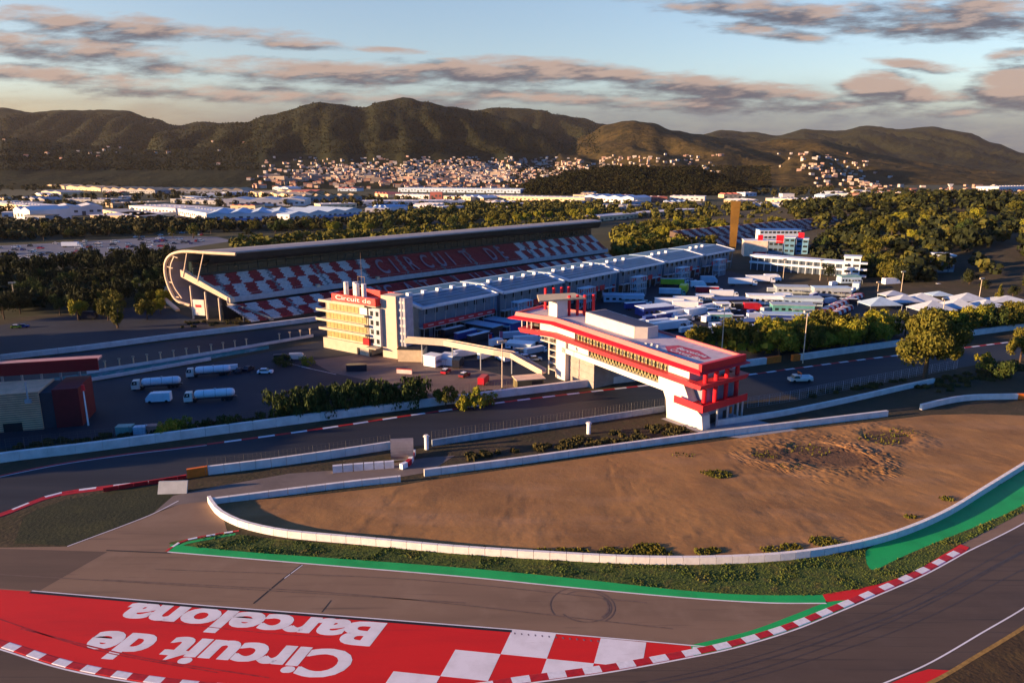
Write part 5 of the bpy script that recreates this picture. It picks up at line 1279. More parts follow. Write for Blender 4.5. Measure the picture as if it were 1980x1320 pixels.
# truck on the track right of the bridge
t = thing('pickup', 'white pickup with an open bed standing on the track right of the bridge', 'pickup', tuple(g(1547,738)), R(186)); t.scale = (1.3,)*3
b = MB(); b.box((0,0,.5),(6.0,2.0,.6)); b.prism([(.6,-1),(2.2,-1),(2.2,1),(.6,1)],1.1,2.0,P2=[(.8,-.85),(1.8,-.85),(1.8,.85),(.8,.85)]); blt(b, 'body', vcream, t)
b = MB(); b.prism([(.55,-1.01),(2.25,-1.01),(2.25,1.01),(.55,1.01)],1.2,1.8,P2=[(.72,-.9),(1.92,-.9),(1.92,.9),(.72,.9)]); blt(b, 'windows', wind, t)
b = MB(); [b.box((-1.2,y,1.1),(3.2,.12,.5)) for y in (-.94,.94)]; b.box((-2.8,0,1.1),(.12,2,.5)); blt(b, 'bed', vwhite, t); b = MB(); b.tube((.3,-.8,1.1),(.3,-.8,2.5),.07,.07,5); b.tube((.3,.8,1.1),(.3,.8,2.5),.07,.07,5); b.box((.3,0,2.4),(.3,1.9,.18)); blt(b, 'light_bar', orange, t); wheels(t, (-1.9,2.0), .9, .42, .28)
# in front of the ramp
for px, py, a, k, lb, sc, pt in ((838,707,60,'M','small white tent-like container with gable before the ramp block',(.32,.8,.95),{}), (868,704,70,'M','second white container, right of the gabled one by the ramp',(.36,.8,.85),{}),
        (905,690,35,'T','white race truck with blue and red livery parked under the ramp',.8,{'cab': vred}), (945,692,55,'T','white truck with dark panel, under the middle of the ramp',.75,{}), (972,697,120,'V','white van at the end of the vehicles under the ramp',1.3,{}),
        (886,708,80,'V','dark van next to the white containers',1.3,{'body': vdark}), (935,741,75,'V','small red vehicle by the bushes before the ramp',1.1,{'body': vred}), (862,721,70,'C','red car on the brown paving',1.1,{'body': vred}), (898,728,60,'C','dark red car left of the yellow bushes',1.1,{'body': M('maroon', (.16,.01,.02), rough=.4)})):
    put({'M': PM, 'T': PT, 'V': PVN, 'C': PC}[k], px, py, a, lb, scale=sc, paint=pt)
# paddock, left part (between the pit building and the bridge)
A_ = 48.7
PL = [(826,644,A_,'M','blue roofed unit with a red edge beside the lift tower',(1.2,1.3,.9),{'roof': M('roof_blue', (.03,.16,.36), rough=.4), 'body': vblue}),
 (930,640,-38,'M','long navy unit with pale striped roof below the first garage block',(1.25,1.1,.8),{'roof': vpale, 'body': vdark}), (972,633,-38,'M','navy unit right of the long navy one with pale blue roof',(1.1,1.1,.8),{'roof': vpale, 'body': vblue}),
 (880,648,A_,'T','black truck in the dark row beside the first garages',.9,{'trailer': vdark, 'cab': vdark}), (905,655,A_,'T','dark blue truck in the row beside the first garages',.9,{'trailer': vblue, 'cab': vdark}), (930,660,A_,'T','near black truck at the front of the dark row',.9,{'trailer': vdark, 'cab': vblue}),
 (862,630,A_,'V','small dark van at the garage fronts',1.2,{'body': vdark}), (960,668,A_,'V','white van below the dark truck row',1.2,{}),
 (1000,655,20,'T','pale blue truck behind the bridge wing',.8,{'trailer': vpale}), (1022,664,10,'T','white truck with silver roof left of the bridge leg',.8,{}), (1006,676,-20,'M','pale marquee-like unit left of the bridge leg',(.7,.9,.7),{'body': vpale}), (1036,684,40,'T','small pale truck half behind the bridge stair',.7,{'trailer': vpale}),
 (985,680,0,'C','silver car below the pale trucks by the bridge',1.2,{'body': vgrey}), (1000,690,10,'C','pale car nearest to the ramp by the bridge leg',1.2,{}), (1018,694,10,'C','blue car before the bridge stair tower',1.2,{'body': vblue}), (1034,697,10,'C','grey car at the foot of the stair tower',1.2,{'body': vgrey}),
 # right part
 (1205,583,-4,'M','pale blue flat unit close behind the red chimneys',(1.4,1.1,.9),{'roof': vpale, 'body': vpale}), (1232,598,20,'T','blue and white truck beside the pale flat unit',.9,{'trailer': vblue}),
 (1305,553,-8,'T','truck with yellow green roof and grey body',1.1,{'trailer': vyel}), (1322,566,70,'V','bright yellow van at the end of the green roofed truck',2.0,{'body': vyel}), (1300,571,-8,'T','blue white truck before the yellow one',.95,{'trailer': vpale, 'cab': vteal}),
 (1350,556,-5,'V','white van right of the yellow van',1.6,{}), (1372,568,-5,'T','truck with red roof stripe in the middle of the paddock',1.0,{'trailer': vred}), (1362,580,-3,'M','small white box unit below the red striped truck',(.6,.7,.7),{}),
 (1265,608,24,'M','big navy unit under a white roof, nearest the bridge penthouse',(1.15,1.2,1),{'body': vblue}), (1300,594,-5,'T','long white truck behind the navy unit',1.15,{}), (1330,598,-5,'T','white truck with red front near the navy unit',1.0,{'cab': vred}), (1330,588,-5,'T','white truck in the back of the white group',1.0,{}),
 (1285,620,36,'T','bright blue truck between white coaches',.9,{'trailer': vblue}), (1303,616,38,'T','white coach angled left of its neighbours',.95,{}), (1325,612,38,'T','white coach with windows in the angled group',.95,{}), (1348,612,38,'T','long white coach in the middle of the angled group',1.05,{}), (1368,602,38,'T','white coach at the upper end of the angled group',.9,{}),
 (1290,640,26,'T','white coach nearest the bridge roof edge',1.05,{}), (1310,636,26,'T','white coach beside the one nearest the bridge roof',1.0,{}), (1276,632,26,'T','white coach half hidden by the penthouse',.9,{}),
 (1412,590,4,'M','wide navy roofed awning unit',(1.1,1.3,.85),{'roof': vblue, 'body': vdark}), (1395,600,0,'M','white pointed tent unit left of the navy awning',(.5,.8,.9),{}), (1392,620,0,'M','small pale kiosk unit behind the tall light pole',(.7,.6,.8),{'body': vteal}),
 (1400,575,-3,'T','white truck above the navy awning',1.0,{}), (1436,552,-3,'T','white coach with dark windows at the back row',1.1,{}), (1470,547,-3,'T','white coach right in the back row',1.15,{}), (1493,544,-3,'V','white van at the end of the back coach row',1.8,{}), (1370,548,-3,'V','pale van in front of the fourth garage block',1.8,{'body': vpale}),
 (1478,588,-6,'M','large white trailer unit with rounded end in the centre of the paddock',(1.2,.9,1.15),{}), (1516,584,-6,'V','white tractor unit beside the large trailer',1.9,{}),
 (1530,566,-8,'M','pale grey roofed unit behind the large white trailer',(1.2,1.3,.9),{'roof': vgrey, 'body': vgrey}), (1605,572,-4,'M','long pale box unit with dark open end',(1.3,1.0,1.15),{'roof': vpale, 'body': vgrey}),
 (1548,590,-8,'M','grey roofed unit above its lower twin',(1.3,1.2,1.0),{'roof': vgrey, 'body': vpale}), (1530,604,-8,'M','lower grey roofed unit near the yellow trees',(1.3,1.2,1.0),{'roof': vgrey, 'body': vteal}), (1515,622,-8,'M','blue sided unit just above the yellow tree tops',(1.3,1.1,.9),{'roof': vpale, 'body': vblue}),
 (1472,620,8,'T','white truck left of the blue sided unit',.9,{}), (1432,634,8,'M','dark blue canopy unit beside the tall light pole',(1.1,1.0,.8),{'roof': vblue, 'body': vdark}), (1440,642,12,'T','white truck partly behind the yellow bushes',.8,{}), (1360,652,14,'T','pale truck seen over the bridge roof edge',.85,{'trailer': vpale}), (1395,656,14,'T','pale truck between the bridge roof and the bushes',.8,{'trailer': vpale}),
 (1640,548,0,'M','blue square unit by the dark cypress trees',(.8,1.1,1.1),{'roof': vteal, 'body': vpale}), (1655,560,60,'V','pale van by the blue square unit',1.8,{'body': vpale}), (1722,552,10,'V','white van before the dark trees right of the paddock',1.8,{}), (1720,538,10,'C','pale car before the dark trees at the right',1.5,{}),
 (1455,600,-3,'V','red van beside the navy awning',1.6,{'body': vred}), (1420,604,-3,'C','dark car under the navy awning edge',1.3,{'body': vdark}), (1338,545,-3,'C','pale car by the third garage block',1.3,{}), (1250,588,-3,'C','white car behind the pale flat unit',1.3,{})]
for px, py, a, k, lb, sc, pt in PL: put({'M': PM, 'T': PT, 'V': PVN, 'C': PC}[k], px, py, a, lb, scale=sc, paint=pt)
# double row of red and white carts
rp = random.Random(12); k = 0
while k < 64:
    px = rp.uniform(1190, 1680); py = 556+(1680-px)*.12+rp.uniform(0, 52)-(14 if px > 1500 else 0)
    if px > 1560 and py > 590: continue
    k += 1; mt_ = rp.choice((vwhite, vwhite, vpale, vgrey, vblue, vdark)); pro_ = rp.choice((PVN, PVN, PT, PC))
    put(pro_, px, py, rp.choice((-6, 48, 30)), 'small vehicle wedged among the packed rows of the paddock', 'small vehicles filling the paddock', rp.uniform(.8, 1.3) if pro_ is not PT else .7, {'body': mt_, 'trailer': mt_})
P1 = resample([g(1556,622), g(1662,576)], 3.3); P2 = resample([g(1566,634), g(1640,600)], 3.5)
for i, p in enumerate(P1+P2):
    q = pr_ = None
    put(PVN, 0, 1300, 35, 'small '+('red' if i % 2 else 'white')+' cab in the double row of red and white carts above the yellow trees', 'double row of red and white carts', 1.05, {'body': vred if i % 2 else vwhite}).location = p
# cars on the far-left parking and elsewhere
sheet('parking_lot', gp([(-200,482),(0,475),(180,466),(330,457),(420,458),(450,466),(330,484),(150,500),(0,505),(-200,512)], sm=False), .01, MX('parking_asphalt', (.13,.14,.17), [((.20,.19,.20), .05, .5, .7, .7, None)]))
rc = random.Random(5); cols = [vwhite, vgrey, vdark, vred, vcream, vblue, vpale]
for i in range(78):
    px = rc.uniform(0, 400); py = 500-(px/400)*33+rc.choice((-19,-13,-7,-1,3))+rc.uniform(-.6,.6)
    cc_ = rc.randrange(7); put(PC, px, py, 8+rc.uniform(-3,3)+(90 if rc.random() < .3 else 0), 'small parked car among the rows of the far left parking lot', 'cars on the far left parking lot', rc.uniform(1.1,1.5), {'body': cols[cc_], 'roof': cols[cc_]})
put(PT, 140, 478, 5, 'white truck standing on the far left parking lot', scale=1.1)
for i, (px, py) in enumerate(((1760,548),(1790,551),(1850,548),(1880,550),(1905,552),(1935,553),(1950,548),(1815,555),(1700,590),(1745,592))):
    put(PC, px, py, 10, 'small car parked among tents at the right of the paddock', 'cars at the right of the paddock', 1.4, {'body': cols[i % 7], 'roof': cols[i % 7]})
# marquees
def marquee(px, py, w, d, h, ang, label, m=None):
    p = g(px, py); w, d, h = w*.85, d*.85, h*.85; t = thing('marquee', label, 'marquee', tuple(p), R(ang)); b = MB(); e = 2.6
    b.prism([(-w/2,-d/2),(w/2,-d/2),(w/2,d/2),(-w/2,d/2)], e, h, P2=[(-.4,-.4),(.4,-.4),(.4,.4),(-.4,.4)]); b.box((0,0,e-.3),(w,d,.3)); blt(b, 'canopy', m or M('canvas_white', (.46,.50,.54), rough=.7, var=.1), t)
    for x in (-1, 1):
        for y in (-1, 1): b = MB(); b.tube((x*w/2*.96,y*d/2*.96,0),(x*w/2*.96,y*d/2*.96,e),.12,.12,6); blt(b, 'post', steel, t)
for a in ((1700,596,20,14,7,5,'large teal grey marquee beside the red and white carts',vpale), (1745,590,18,13,6.5,8,'white marquee second in line behind the yellow trees',None), (1780,588,20,14,7,-4,'white marquee behind the small red tent',None),
          (1800,606,22,14,7.5,6,'broad white marquee left of the middle light pole',None), (1850,602,20,14,7.5,-5,'white marquee right of the middle light pole',None), (1868,588,22,13,7,4,'white peaked marquee below the right light pole',None),
          (1905,600,18,13,6.5,8,'white marquee behind the right tree clump',None), (1945,590,24,12,6,-3,'flat white marquee at the right picture edge',None), (1765,584,5,4,4.5,20,'small red tent among the white marquees',vred), (1725,578,16,8,5.5,12,'rounded white tent above the first marquees',None), (1815,578,14,10,5,0,'low pale tent behind the marquees',vpale)):
    marquee(*a)
# flags by the bridge
for px, a, c_, lb, m in ((945,668,646,'red and white banner flag left of the pale trucks',vred), (966,662,640,'pink banner flag in the middle of the three',M('pink', (.5,.12,.2))), (986,654,628,'blue and red banner flag nearest to the bridge wing',vblue)):
    t = pole(px, a, c_, lb, False, vwhite, .1, name='banner_flag', cat='flag'); h = hz(px, a, c_); b = MB(); b.box((.7,0,h*.35),(1.2,.08,h*.62)); blt(b, 'flag', m, t)
# ------------------------------------------------------------------ odds and ends near the track
p = g(777,886); t = thing('tunnel_pipe', 'large grey horizontal pipe with a sunlit rim lying beside the track', 'pipe', tuple(p), R(8))
b = MB(); n = 20
b.tube((-2.6,0,2.6),(2.9,0,2.6),2.5,2.5,n,caps=False); b.tube((-2.6,0,2.6),(2.9,0,2.6),2.2,2.2,n,caps=False); o = blt(b, 'pipe', M('pipe_grey', (.22,.19,.19), rough=.7, var=.15), t)
b = MB()
for k in range(n):
    a0, a1 = 2*math.pi*k/n, 2*math.pi*(k+1)/n
    for x in (-2.62, 2.92): b.poly([(x,math.cos(a0)*2.2,2.6+math.sin(a0)*2.2),(x,math.cos(a1)*2.2,2.6+math.sin(a1)*2.2),(x,math.cos(a1)*2.5,2.6+math.sin(a1)*2.5),(x,math.cos(a0)*2.5,2.6+math.sin(a0)*2.5)])
blt(b, 'rim', cream, t); b = MB(); b.box((0,0,0),(5,2.4,.5)); blt(b, 'cradle', steel, t)
for px, a, c_, lb in ((825,868,843,'white round post beside the pipe and the track'), (1138,838,818,'white cylinder post on the dark verge under the bridge')):
    p = g(px, a); h = hz(px, a, c_); t = thing('marker_post', lb, 'post', tuple(p)); b = MB(); b.tube((0,0,0),(0,0,h),.55,.55,12); blt(b, 'post', vwhite, t); b = MB(); b.tube((0,0,h),(0,0,h+.35),.85,.5,12); blt(b, 'cap', vcream, t)
p = g(797,893); t = thing('water_barrier', 'short red and white plastic barrier curving round the pipe', 'barrier', (p.x, p.y, 0)); P = resample(gp([(775,907),(786,902),(795,893),(800,878)]), 2.0)
for i in range(len(P)-1): b = MB(); q = P[i]-p; d = P[i+1]-P[i]; b.box((q.x+d.x/2, q.y+d.y/2, 0),(1.8,1.0,1.3),math.atan2(d.y,d.x)); blt(b, 'segment', vred if i % 2 else vwhite, t)
p = g(334,953); t = thing('concrete_slab', 'pale grey slab leaning in the dark grass left of the wall corner', 'slab', tuple(p), R(4)); b = MB(); b.prism([(-3.1,-.4),(3.1,-.4),(3.1,.1),(-3.1,.1)],0,2.4,P2=[(-3.1,.9),(3.1,.9),(3.1,1.3),(-3.1,1.3)]); blt(b, 'slab', M('slab_grey', (.40,.40,.38), var=.15), t)
p = g(1022,748); t = thing('shed', 'small dark shed with a pale flat roof before the ramp', 'shed', tuple(p), R(15)); b = MB(); b.box((0,0,0),(9,5,3.2)); blt(b, 'wall', M('shed_olive', (.16,.13,.06)), t); b = MB(); b.prism([(-4.9,-2.9),(4.9,-2.9),(4.9,2.9),(-4.9,2.9)],3.2,3.45); blt(b, 'roof', cream, t); b = MB(); b.box((2.2,-2.53,0),(3.6,.06,2.7)); blt(b, 'door', dark, t)
p = g(782,722); t = thing('low_wall', 'short pinkish white wall on the brown paving by the hedge', 'wall', tuple(p), R(-12)); b = MB(); b.box((0,0,0),(5.5,.5,1.5)); blt(b, 'wall', M('pinkwhite', (.72,.55,.50)), t); b = MB(); b.box((0,0,1.5),(5.7,.7,.2)); blt(b, 'coping', vred, t)
for px, py, w, d, h, m, lb in ((243,838,4,2.5,2.2,vteal,'small teal container behind the track wall at the left'), (272,838,3,2,2,vpale,'pale box beside the teal container'), (297,834,4.5,2,1.8,M('salmon', (.6,.25,.18)),'salmon coloured box beside the bushes at the left'), (802,773,3.4,1.4,2.0,vwhite,'white board behind the wall at the hedge end'), (163,572,5,4,5,cream,'little tan hut among the trees left of the grandstand'),(690,716,7,2.6,2.2,vdark,'low black container on the brown paving')):
    p = g(px, py); t = thing('container', lb, 'container', tuple(p), R(8)); b = MB(); b.box((0,0,0),(w,d,h)); blt(b, 'body', m, t); b = MB(); b.box((0,0,h),(w+.15,d+.15,.12)); blt(b, 'lid', m, t)
wall('garden_wall', [(216,556),(260,561),(326,568)], 'bright cream wall catching the sun among trees left of the grandstand', 4.0, .8, cream, 5)
b = MB(); p = g(335,600); t = thing('access_stair', 'tan stair flight rising to the left end of the grandstand', 'stair', tuple(p), R(-40)); b.prism([(-9,-1),(5,-1),(5,1),(-9,1)], (lambda q: max(0,4.6-.42*(q[0]+9)*.75)), (lambda q: 5.6-.42*(q[0]+9)*.75)); blt(b, 'flight', cream, t); b = MB(); b.tube((-8.5,0,0),(-8.5,0,4.6),.2,.2,6); blt(b, 'post', cream, t)
# ------------------------------------------------------------------ second grandstand, gold tower, far paddock buildings
def stand2():
    a, c = g(1385,480), g(1700,442); U = (c-a); L_ = U.length; f0 = local(a, U)
    t = thing('open_grandstand', 'open grandstand with brown and white striped seats behind the gold tower', 'grandstand', tuple(f0(L_/2, 10)))
    b = MB(); fr = lambda s, w, z=0.: f0(s, w, z)
    tier(b, fr, 0, L_, 0, 1.5, 30, 14.5, 14, 8, lambda s, k: 2 if (s % 34) < 2 else (int(s//7)+int(k*2)) % 2, ds=2, skew=-.9)
    part(b, 'seats', [M('seats_maroon', (.24,.05,.05), var=.3), M('seats_pale', (.62,.44,.36), var=.2), seatg], t)
    b = MB(); b.poly([fr(0,0,0), fr(L_,0,0), fr(L_,0,1.6), fr(0,0,1.6)]); b.poly([fr(-27,30,0), fr(L_-27,30,0), fr(L_-27,30,14.5), fr(-27,30,14.5)]); b.poly([fr(0,0,0), fr(-27,30,0), fr(-27,30,14.5), fr(0,0,1.6)]); part(b, 'base', M('stand2_base', (.30,.20,.13)), t)
stand2()
p = g(1416,486); t = thing('gold_tower', 'tall flat gold brown slab tower tapering downwards', 'tower', tuple(p), R(-18)); zt = hz(1416, 486, 389)
gold = M('gold_panels', (.15,.075,.010), rough=.5, var=.2, scale=.2); gold2 = M('gold_panels_side', (.16,.08,.012), rough=.5, var=.2, scale=.2)
b = MB(); b.prism([(-2.5,-1.2),(2.5,-1.2),(2.5,1.2),(-2.5,1.2)],0,zt,P2=[(-3.9,-1.2),(3.9,-1.2),(3.9,1.2),(-3.9,1.2)]); blt(b, 'slab', gold, t); b = MB()
for k in range(12): b.box((0,-1.26,3+k*zt/12.6),(4.9+k*.22,.06,.18))
blt(b, 'panel_joints', gold2, t)['kind'] = 'stuff'
def block(name, x0, y0, x1, y1, depth, h, mat, label, cat='building', bands=0, bm=None, roofm=None, z0=0):
    a, c = g(x0, y0), g(x1, y1); U = c-a; W = U.length; fr = local(a, U); t = thing(name, label, cat, tuple(fr(W/2, depth/2)))
    b = MB(); b.prism([fr(0,0)[:2], fr(W,0)[:2], fr(W,depth)[:2], fr(0,depth)[:2]], z0-.1, z0+h); part(b, 'wall', mat, t)
    b = MB(); b.prism([fr(-.4,-.4)[:2], fr(W+.4,-.4)[:2], fr(W+.4,depth+.4)[:2], fr(-.4,depth+.4)[:2]], z0+h, z0+h+.5); part(b, 'roof', roofm or pwhite, t)
    for k in range(bands):
        z = z0+h*(k+.35)/bands; b = MB(); n = max(2, int(W/3.2))
        for i in range(n): b.prism([fr((i+.15)*W/n,-.1)[:2], fr((i+.85)*W/n,-.1)[:2], fr((i+.85)*W/n,.0)[:2], fr((i+.15)*W/n,.0)[:2]], z, z+h/bands*.4)
        part(b, 'windows', bm or glass, t)['kind'] = 'stuff'
    return t, fr, W
t, fr, W = block('paddock_club', 1437, 498, 1482, 499, 14, 13, M('club_cream', (.72,.55,.42)), 'cream blank walled block with red box on its roof at the far paddock', bands=0)
b = MB(); b.prism([fr(W*.6,2)[:2], fr(W*.8,2)[:2], fr(W*.8,5)[:2], fr(W*.6,5)[:2]],13.5,17.5); part(b, 'roof_box', bred, t)
b = MB(); b.prism([fr(W*.4,-.6)[:2], fr(W*.95,-.6)[:2], fr(W*.95,0)[:2], fr(W*.4,0)[:2]],2,4.8); part(b, 'red_canopy', banner, t)
t, fr, W = block('paddock_club', 1484, 499, 1512, 500, 12, 13, pwall, 'grey blue block with a big red sign, middle of the far paddock group', bands=3)
b = MB(); b.prism([fr(W*.5,-.4)[:2], fr(W*1.0,-.4)[:2], fr(W*1.0,0)[:2], fr(W*.5,0)[:2]],12,18); part(b, 'sign', bred, t)
block('paddock_club', 1514, 500, 1534, 501, 12, 16, M('club_blue', (.10,.22,.32)), 'blue glass block beside the big red sign', bands=4)
t, fr, W = block('paddock_club', 1537, 500, 1560, 501, 12, 15, M('club_blue2', (.14,.30,.42)), 'pale blue glass block with red cube, right end of the far group', bands=4)
b = MB(); b.prism([fr(W*.1,5)[:2], fr(W*.6,5)[:2], fr(W*.6,9)[:2], fr(W*.1,9)[:2]],15.5,19.5); part(b, 'roof_box', bred, t)
block('roof_pavilion', 1466, 492, 1545, 492, 10, 19.5, pwhite, 'white building with blue roof rising behind the far paddock group', bands=5, roofm=M('roof_bright_blue', (.03,.15,.42)))
# long two-storey colonnade
a, c = g(1448,522), g(1645,540); f0 = local(a, c-a); W = (c-a).length; t = thing('colonnade_building', 'long white two storey building with open bands closing the far end of the paddock', 'building', tuple(f0(W/2, 5)))
b = MB(); b.prism([f0(0,2)[:2], f0(W,2)[:2], f0(W,11)[:2], f0(0,11)[:2]], -.1, 9.6); part(b, 'wall', M('colonnade_shade', (.05,.07,.10)), t)
for z, h in ((5.0,1.3),(9.0,1.5)): b = MB(); b.prism([f0(0,-.2)[:2], f0(W,-.2)[:2], f0(W,11)[:2], f0(0,11)[:2]], z, z+h); part(b, 'floor_band', pwhite, t)
for i in range(15): b = MB(); b.tube(f0(1+i*(W-2)/14,.3,0), f0(1+i*(W-2)/14,.3,9.2), .25, .25, 6); part(b, 'column', pwhite, t)
t, fr, W = block('stair_block', 1628, 541, 1660, 543, 9, 14.5, pwhite, 'white end tower of the colonnade building with stacked balconies', bands=4, bm=glass)
for k in range(3): b = MB(); b.prism([fr(W,-1)[:2], fr(W+4,-1)[:2], fr(W+4,4)[:2], fr(W,4)[:2]], 2.5+k*4, 3.4+k*4); part(b, 'balcony', pwhite, t)
block('terrace_house', 1650, 490, 1692, 492, 12, 12, M('peach', (.70,.36,.20)), 'peach building with terraces glowing among the right trees', bands=3, bm=M('peach_dark', (.20,.08,.05)))
block('office_block', 1808, 540, 1842, 541, 14, 15, M('office_grey', (.20,.23,.28)), 'grey office block with pale band among the right trees', bands=4, bm=M('office_pale', (.42,.44,.42)))
block('brick_block', 1838, 402, 1888, 402, 25, 11, M('brick_red', (.42,.15,.06)), 'red brown apartment block above the wooded hillside at the right', bands=3)
t, fr, W = block('low_hall', 1700, 462, 1790, 452, 30, 5, M('hall_teal', (.10,.26,.30)), 'low teal roofed hall behind the right trees', roofm=M('teal_roof', (.08,.28,.32)))
block('villa', 1812, 440, 1852, 441, 10, 6, M('villa_cream', (.55,.42,.28)), 'low cream villa on the right hillside', bands=1)
sheet('side_road', gp([(1660,530),(1800,520),(1812,532),(1700,548),(1660,545)], sm=False), .02, trk2)
sheet('side_yard', gp([(1860,560),(1990,500),(2100,500),(2100,560)], sm=False), .02, pad)
# ------------------------------------------------------------------ trees
def leafm(name, c1, c2, c3=None):
    m = MX(name, c1, [(c2, .35, .45, .62, .9, None), (c3 or tuple(x*.55 for x in c1), 1.3, .5, .68, .8, None)], rough=.8, spec=.15); return m
lf_dark = leafm('foliage_dark', (.017,.022,.007), (.038,.042,.009)); lf_olive = leafm('foliage_olive', (.085,.085,.012), (.15,.12,.014)); lf_gold = leafm('foliage_gold', (.20,.20,.016), (.32,.25,.02), (.09,.08,.01))
lf_yel = leafm('foliage_yellow', (.24,.17,.02), (.32,.19,.03), (.12,.09,.02)); lf_green = leafm('foliage_green', (.035,.055,.012), (.065,.080,.014)); bark = M('bark', (.085,.055,.035), rough=.9, var=.3, scale=2)
def crown_mesh(rng, shape, clumps, per, leaf, name, mat):
    """leaf-sized faces spread through clumps; unit crown: radius 1, height 1..; base at z=0"""
    V = []; F = []
    cl = []
    for i in range(clumps):
        for _ in range(30):
            x, y, z = rng.uniform(-1,1), rng.uniform(-1,1), rng.uniform(0,1)
            if shape == 'round': ok = x*x+y*y+((z-.55)/.5)**2 < .80; rr = rng.uniform(.22,.40)
            elif shape == 'umbrella': ok = x*x+y*y < .8 and .45+.1*(x*x+y*y) < z < .95-.25*(x*x+y*y); rr = rng.uniform(.24,.40)
            elif shape == 'poplar': ok = x*x+y*y < (.75*math.sin(math.pi*min(1,z*.9+.08)))**2; rr = rng.uniform(.22,.36)
            elif shape == 'cone': ok = x*x+y*y < (.9*(1-z))**2+.01; rr = rng.uniform(.16,.30)
            else: ok = x*x+y*y < .85 and z < .75; rr = rng.uniform(.25,.42)
            if ok: break
        cl.append((Vector((x, y, z)), rr))
    zs = {'round': 1., 'umbrella': 1., 'poplar': 1., 'cone': 1., 'bush': 1.}[shape]
    for c_, rr in cl:
        for k in range(per):
            d = Vector((rng.gauss(0,1), rng.gauss(0,1), rng.gauss(0,1)*.9+.25)).normalized()
            rad = rr*(rng.uniform(.55,1.08))
            p = c_+Vector((d.x*rad, d.y*rad, d.z*rad*.75))
            if p.z < .02: continue
            nrm = (d+Vector((rng.gauss(0,.55), rng.gauss(0,.55), rng.gauss(0,.55)))).normalized()
            e = nrm.orthogonal().normalized(); f = nrm.cross(e); a = rng.uniform(0, 6.28); e, f = e*math.cos(a)+f*math.sin(a), f*math.cos(a)-e*math.sin(a)
            s = leaf*rng.uniform(.6,1.3); i = len(V)
            V += [tuple(p+e*s*.5-f*s*.3), tuple(p+e*s*.15+f*s*.5), tuple(p-e*s*.5+f*s*.25), tuple(p-e*s*.2-f*s*.5)]
            F.append((i, i+1, i+2, i+3))
    me = bpy.data.meshes.new(name); me.from_pydata(V, [], F); me.materials.append(mat); return me
def tree_proto(kind, shape, clumps, per, leaf, mat, seed, tz=.35, lean=0):
    """unit tree: height 1 crown radius about .42 of the height before scaling"""
    rng = random.Random(seed); t = thing(kind, 'x', 'tree')
    me = crown_mesh(rng, shape, clumps, per, leaf, 'crown', mat)
    z0, z1, rw = {'round': (.22,1,.42), 'umbrella': (.05,1.02,.46), 'poplar': (.12,1,.20), 'cone': (.08,1,.26), 'bush': (-.02,1.05,.62)}[shape]
    for v in me.vertices: v.co = Vector((v.co.x*rw+lean*v.co.z, v.co.y*rw, z0+v.co.z*(z1-z0)))
    cr = bpy.data.objects.new('crown', me); C.objects.link(cr); cr.parent = t
    b = MB(); top = Vector((lean*.6, 0, .62 if shape != 'bush' else .4)); b.tube((0,0,-.03), top*.55, .030, .022, 7); b.tube(top*.55, top, .022, .010, 6)
    for k in range(5):
        a = k*1.3+rng.random(); s = Vector(top)*(.5+.08*k); b.tube(s, s+Vector((math.cos(a)*.2*(rw/.42), math.sin(a)*.2*(rw/.42), .16)), .012, .005, 5)
    blt(b, 'trunk', bark, t); return t
TP = {'dark': [tree_proto('pine_tree','umbrella',16,70,.10,lf_dark,1), tree_proto('pine_tree','round',18,70,.10,lf_dark,2)],
      'green': [tree_proto('broadleaf_tree','round',18,80,.095,lf_green,3), tree_proto('broadleaf_tree','round',14,80,.10,lf_olive,4)],
      'gold': [tree_proto('broadleaf_tree','round',22,150,.095,lf_gold,5), tree_proto('broadleaf_tree','round',20,150,.10,lf_olive,6)],
      'poplar': [tree_proto('poplar_tree','poplar',16,80,.11,lf_olive,8), tree_proto('poplar_tree','cone',16,70,.12,lf_gold,12)],
      'bush': [tree_proto('bush','bush',12,90,.11,lf_green,9), tree_proto('bush','bush',12,90,.11,lf_gold,10)]}
big = tree_proto('pine_tree','round',17,800,.055,lf_olive,21)
usedT = set(); rt = random.Random(77); ALL = []
def tree(pro, p, h, label, group=None, wx=1., cat='tree', name=None):
    k = pro.name; sc = (h*wx*rt.uniform(.9,1.15), h*wx*rt.uniform(.9,1.15), h)
    if k not in usedT: usedT.add(k); o = pro; o.location = p; o.rotation_euler = (0,0,rt.uniform(0,6.28)); o.scale = sc; o['label'] = label
    else:
        o = dup(pro, p, rt.uniform(0,6.28), label, None, sc)
        if not group and 'group' in o.keys(): del o['group']
    if group: o['group'] = group
    o['category'] = cat; ALL.append(o); return o
def inpoly(x, y, P):
    c_ = False
    for (x0, y0), (x1, y1) in zip(P, P[1:]+P[:1]):
        if (y0 > y) != (y1 > y) and x < (x1-x0)*(y-y0)/(y1-y0)+x0: c_ = not c_
    return c_
def wood(poly, n, mind, hr_, kinds, label, group, wx=1., zf=None, w2=False):
    W = [tuple(g(*q)[:2]) for q in poly] if not w2 else poly
    xs = [q[0] for q in W]; ys = [q[1] for q in W]; pts = []; k = 0
    while len(pts) < n and k < n*60:
        k += 1; x, y = rt.uniform(min(xs), max(xs)), rt.uniform(min(ys), max(ys))
        if not inpoly(x, y, W) or any((x-a)**2+(y-c_)**2 < mind**2 for a, c_ in pts): continue
        pts.append((x, y))
    for x, y in pts:
        pro = rt.choice(TP[rt.choice(kinds)]); tree(pro, (x, y, (zf(x, y) if zf else 0)-.1), rt.uniform(*hr_), label, group, wx)
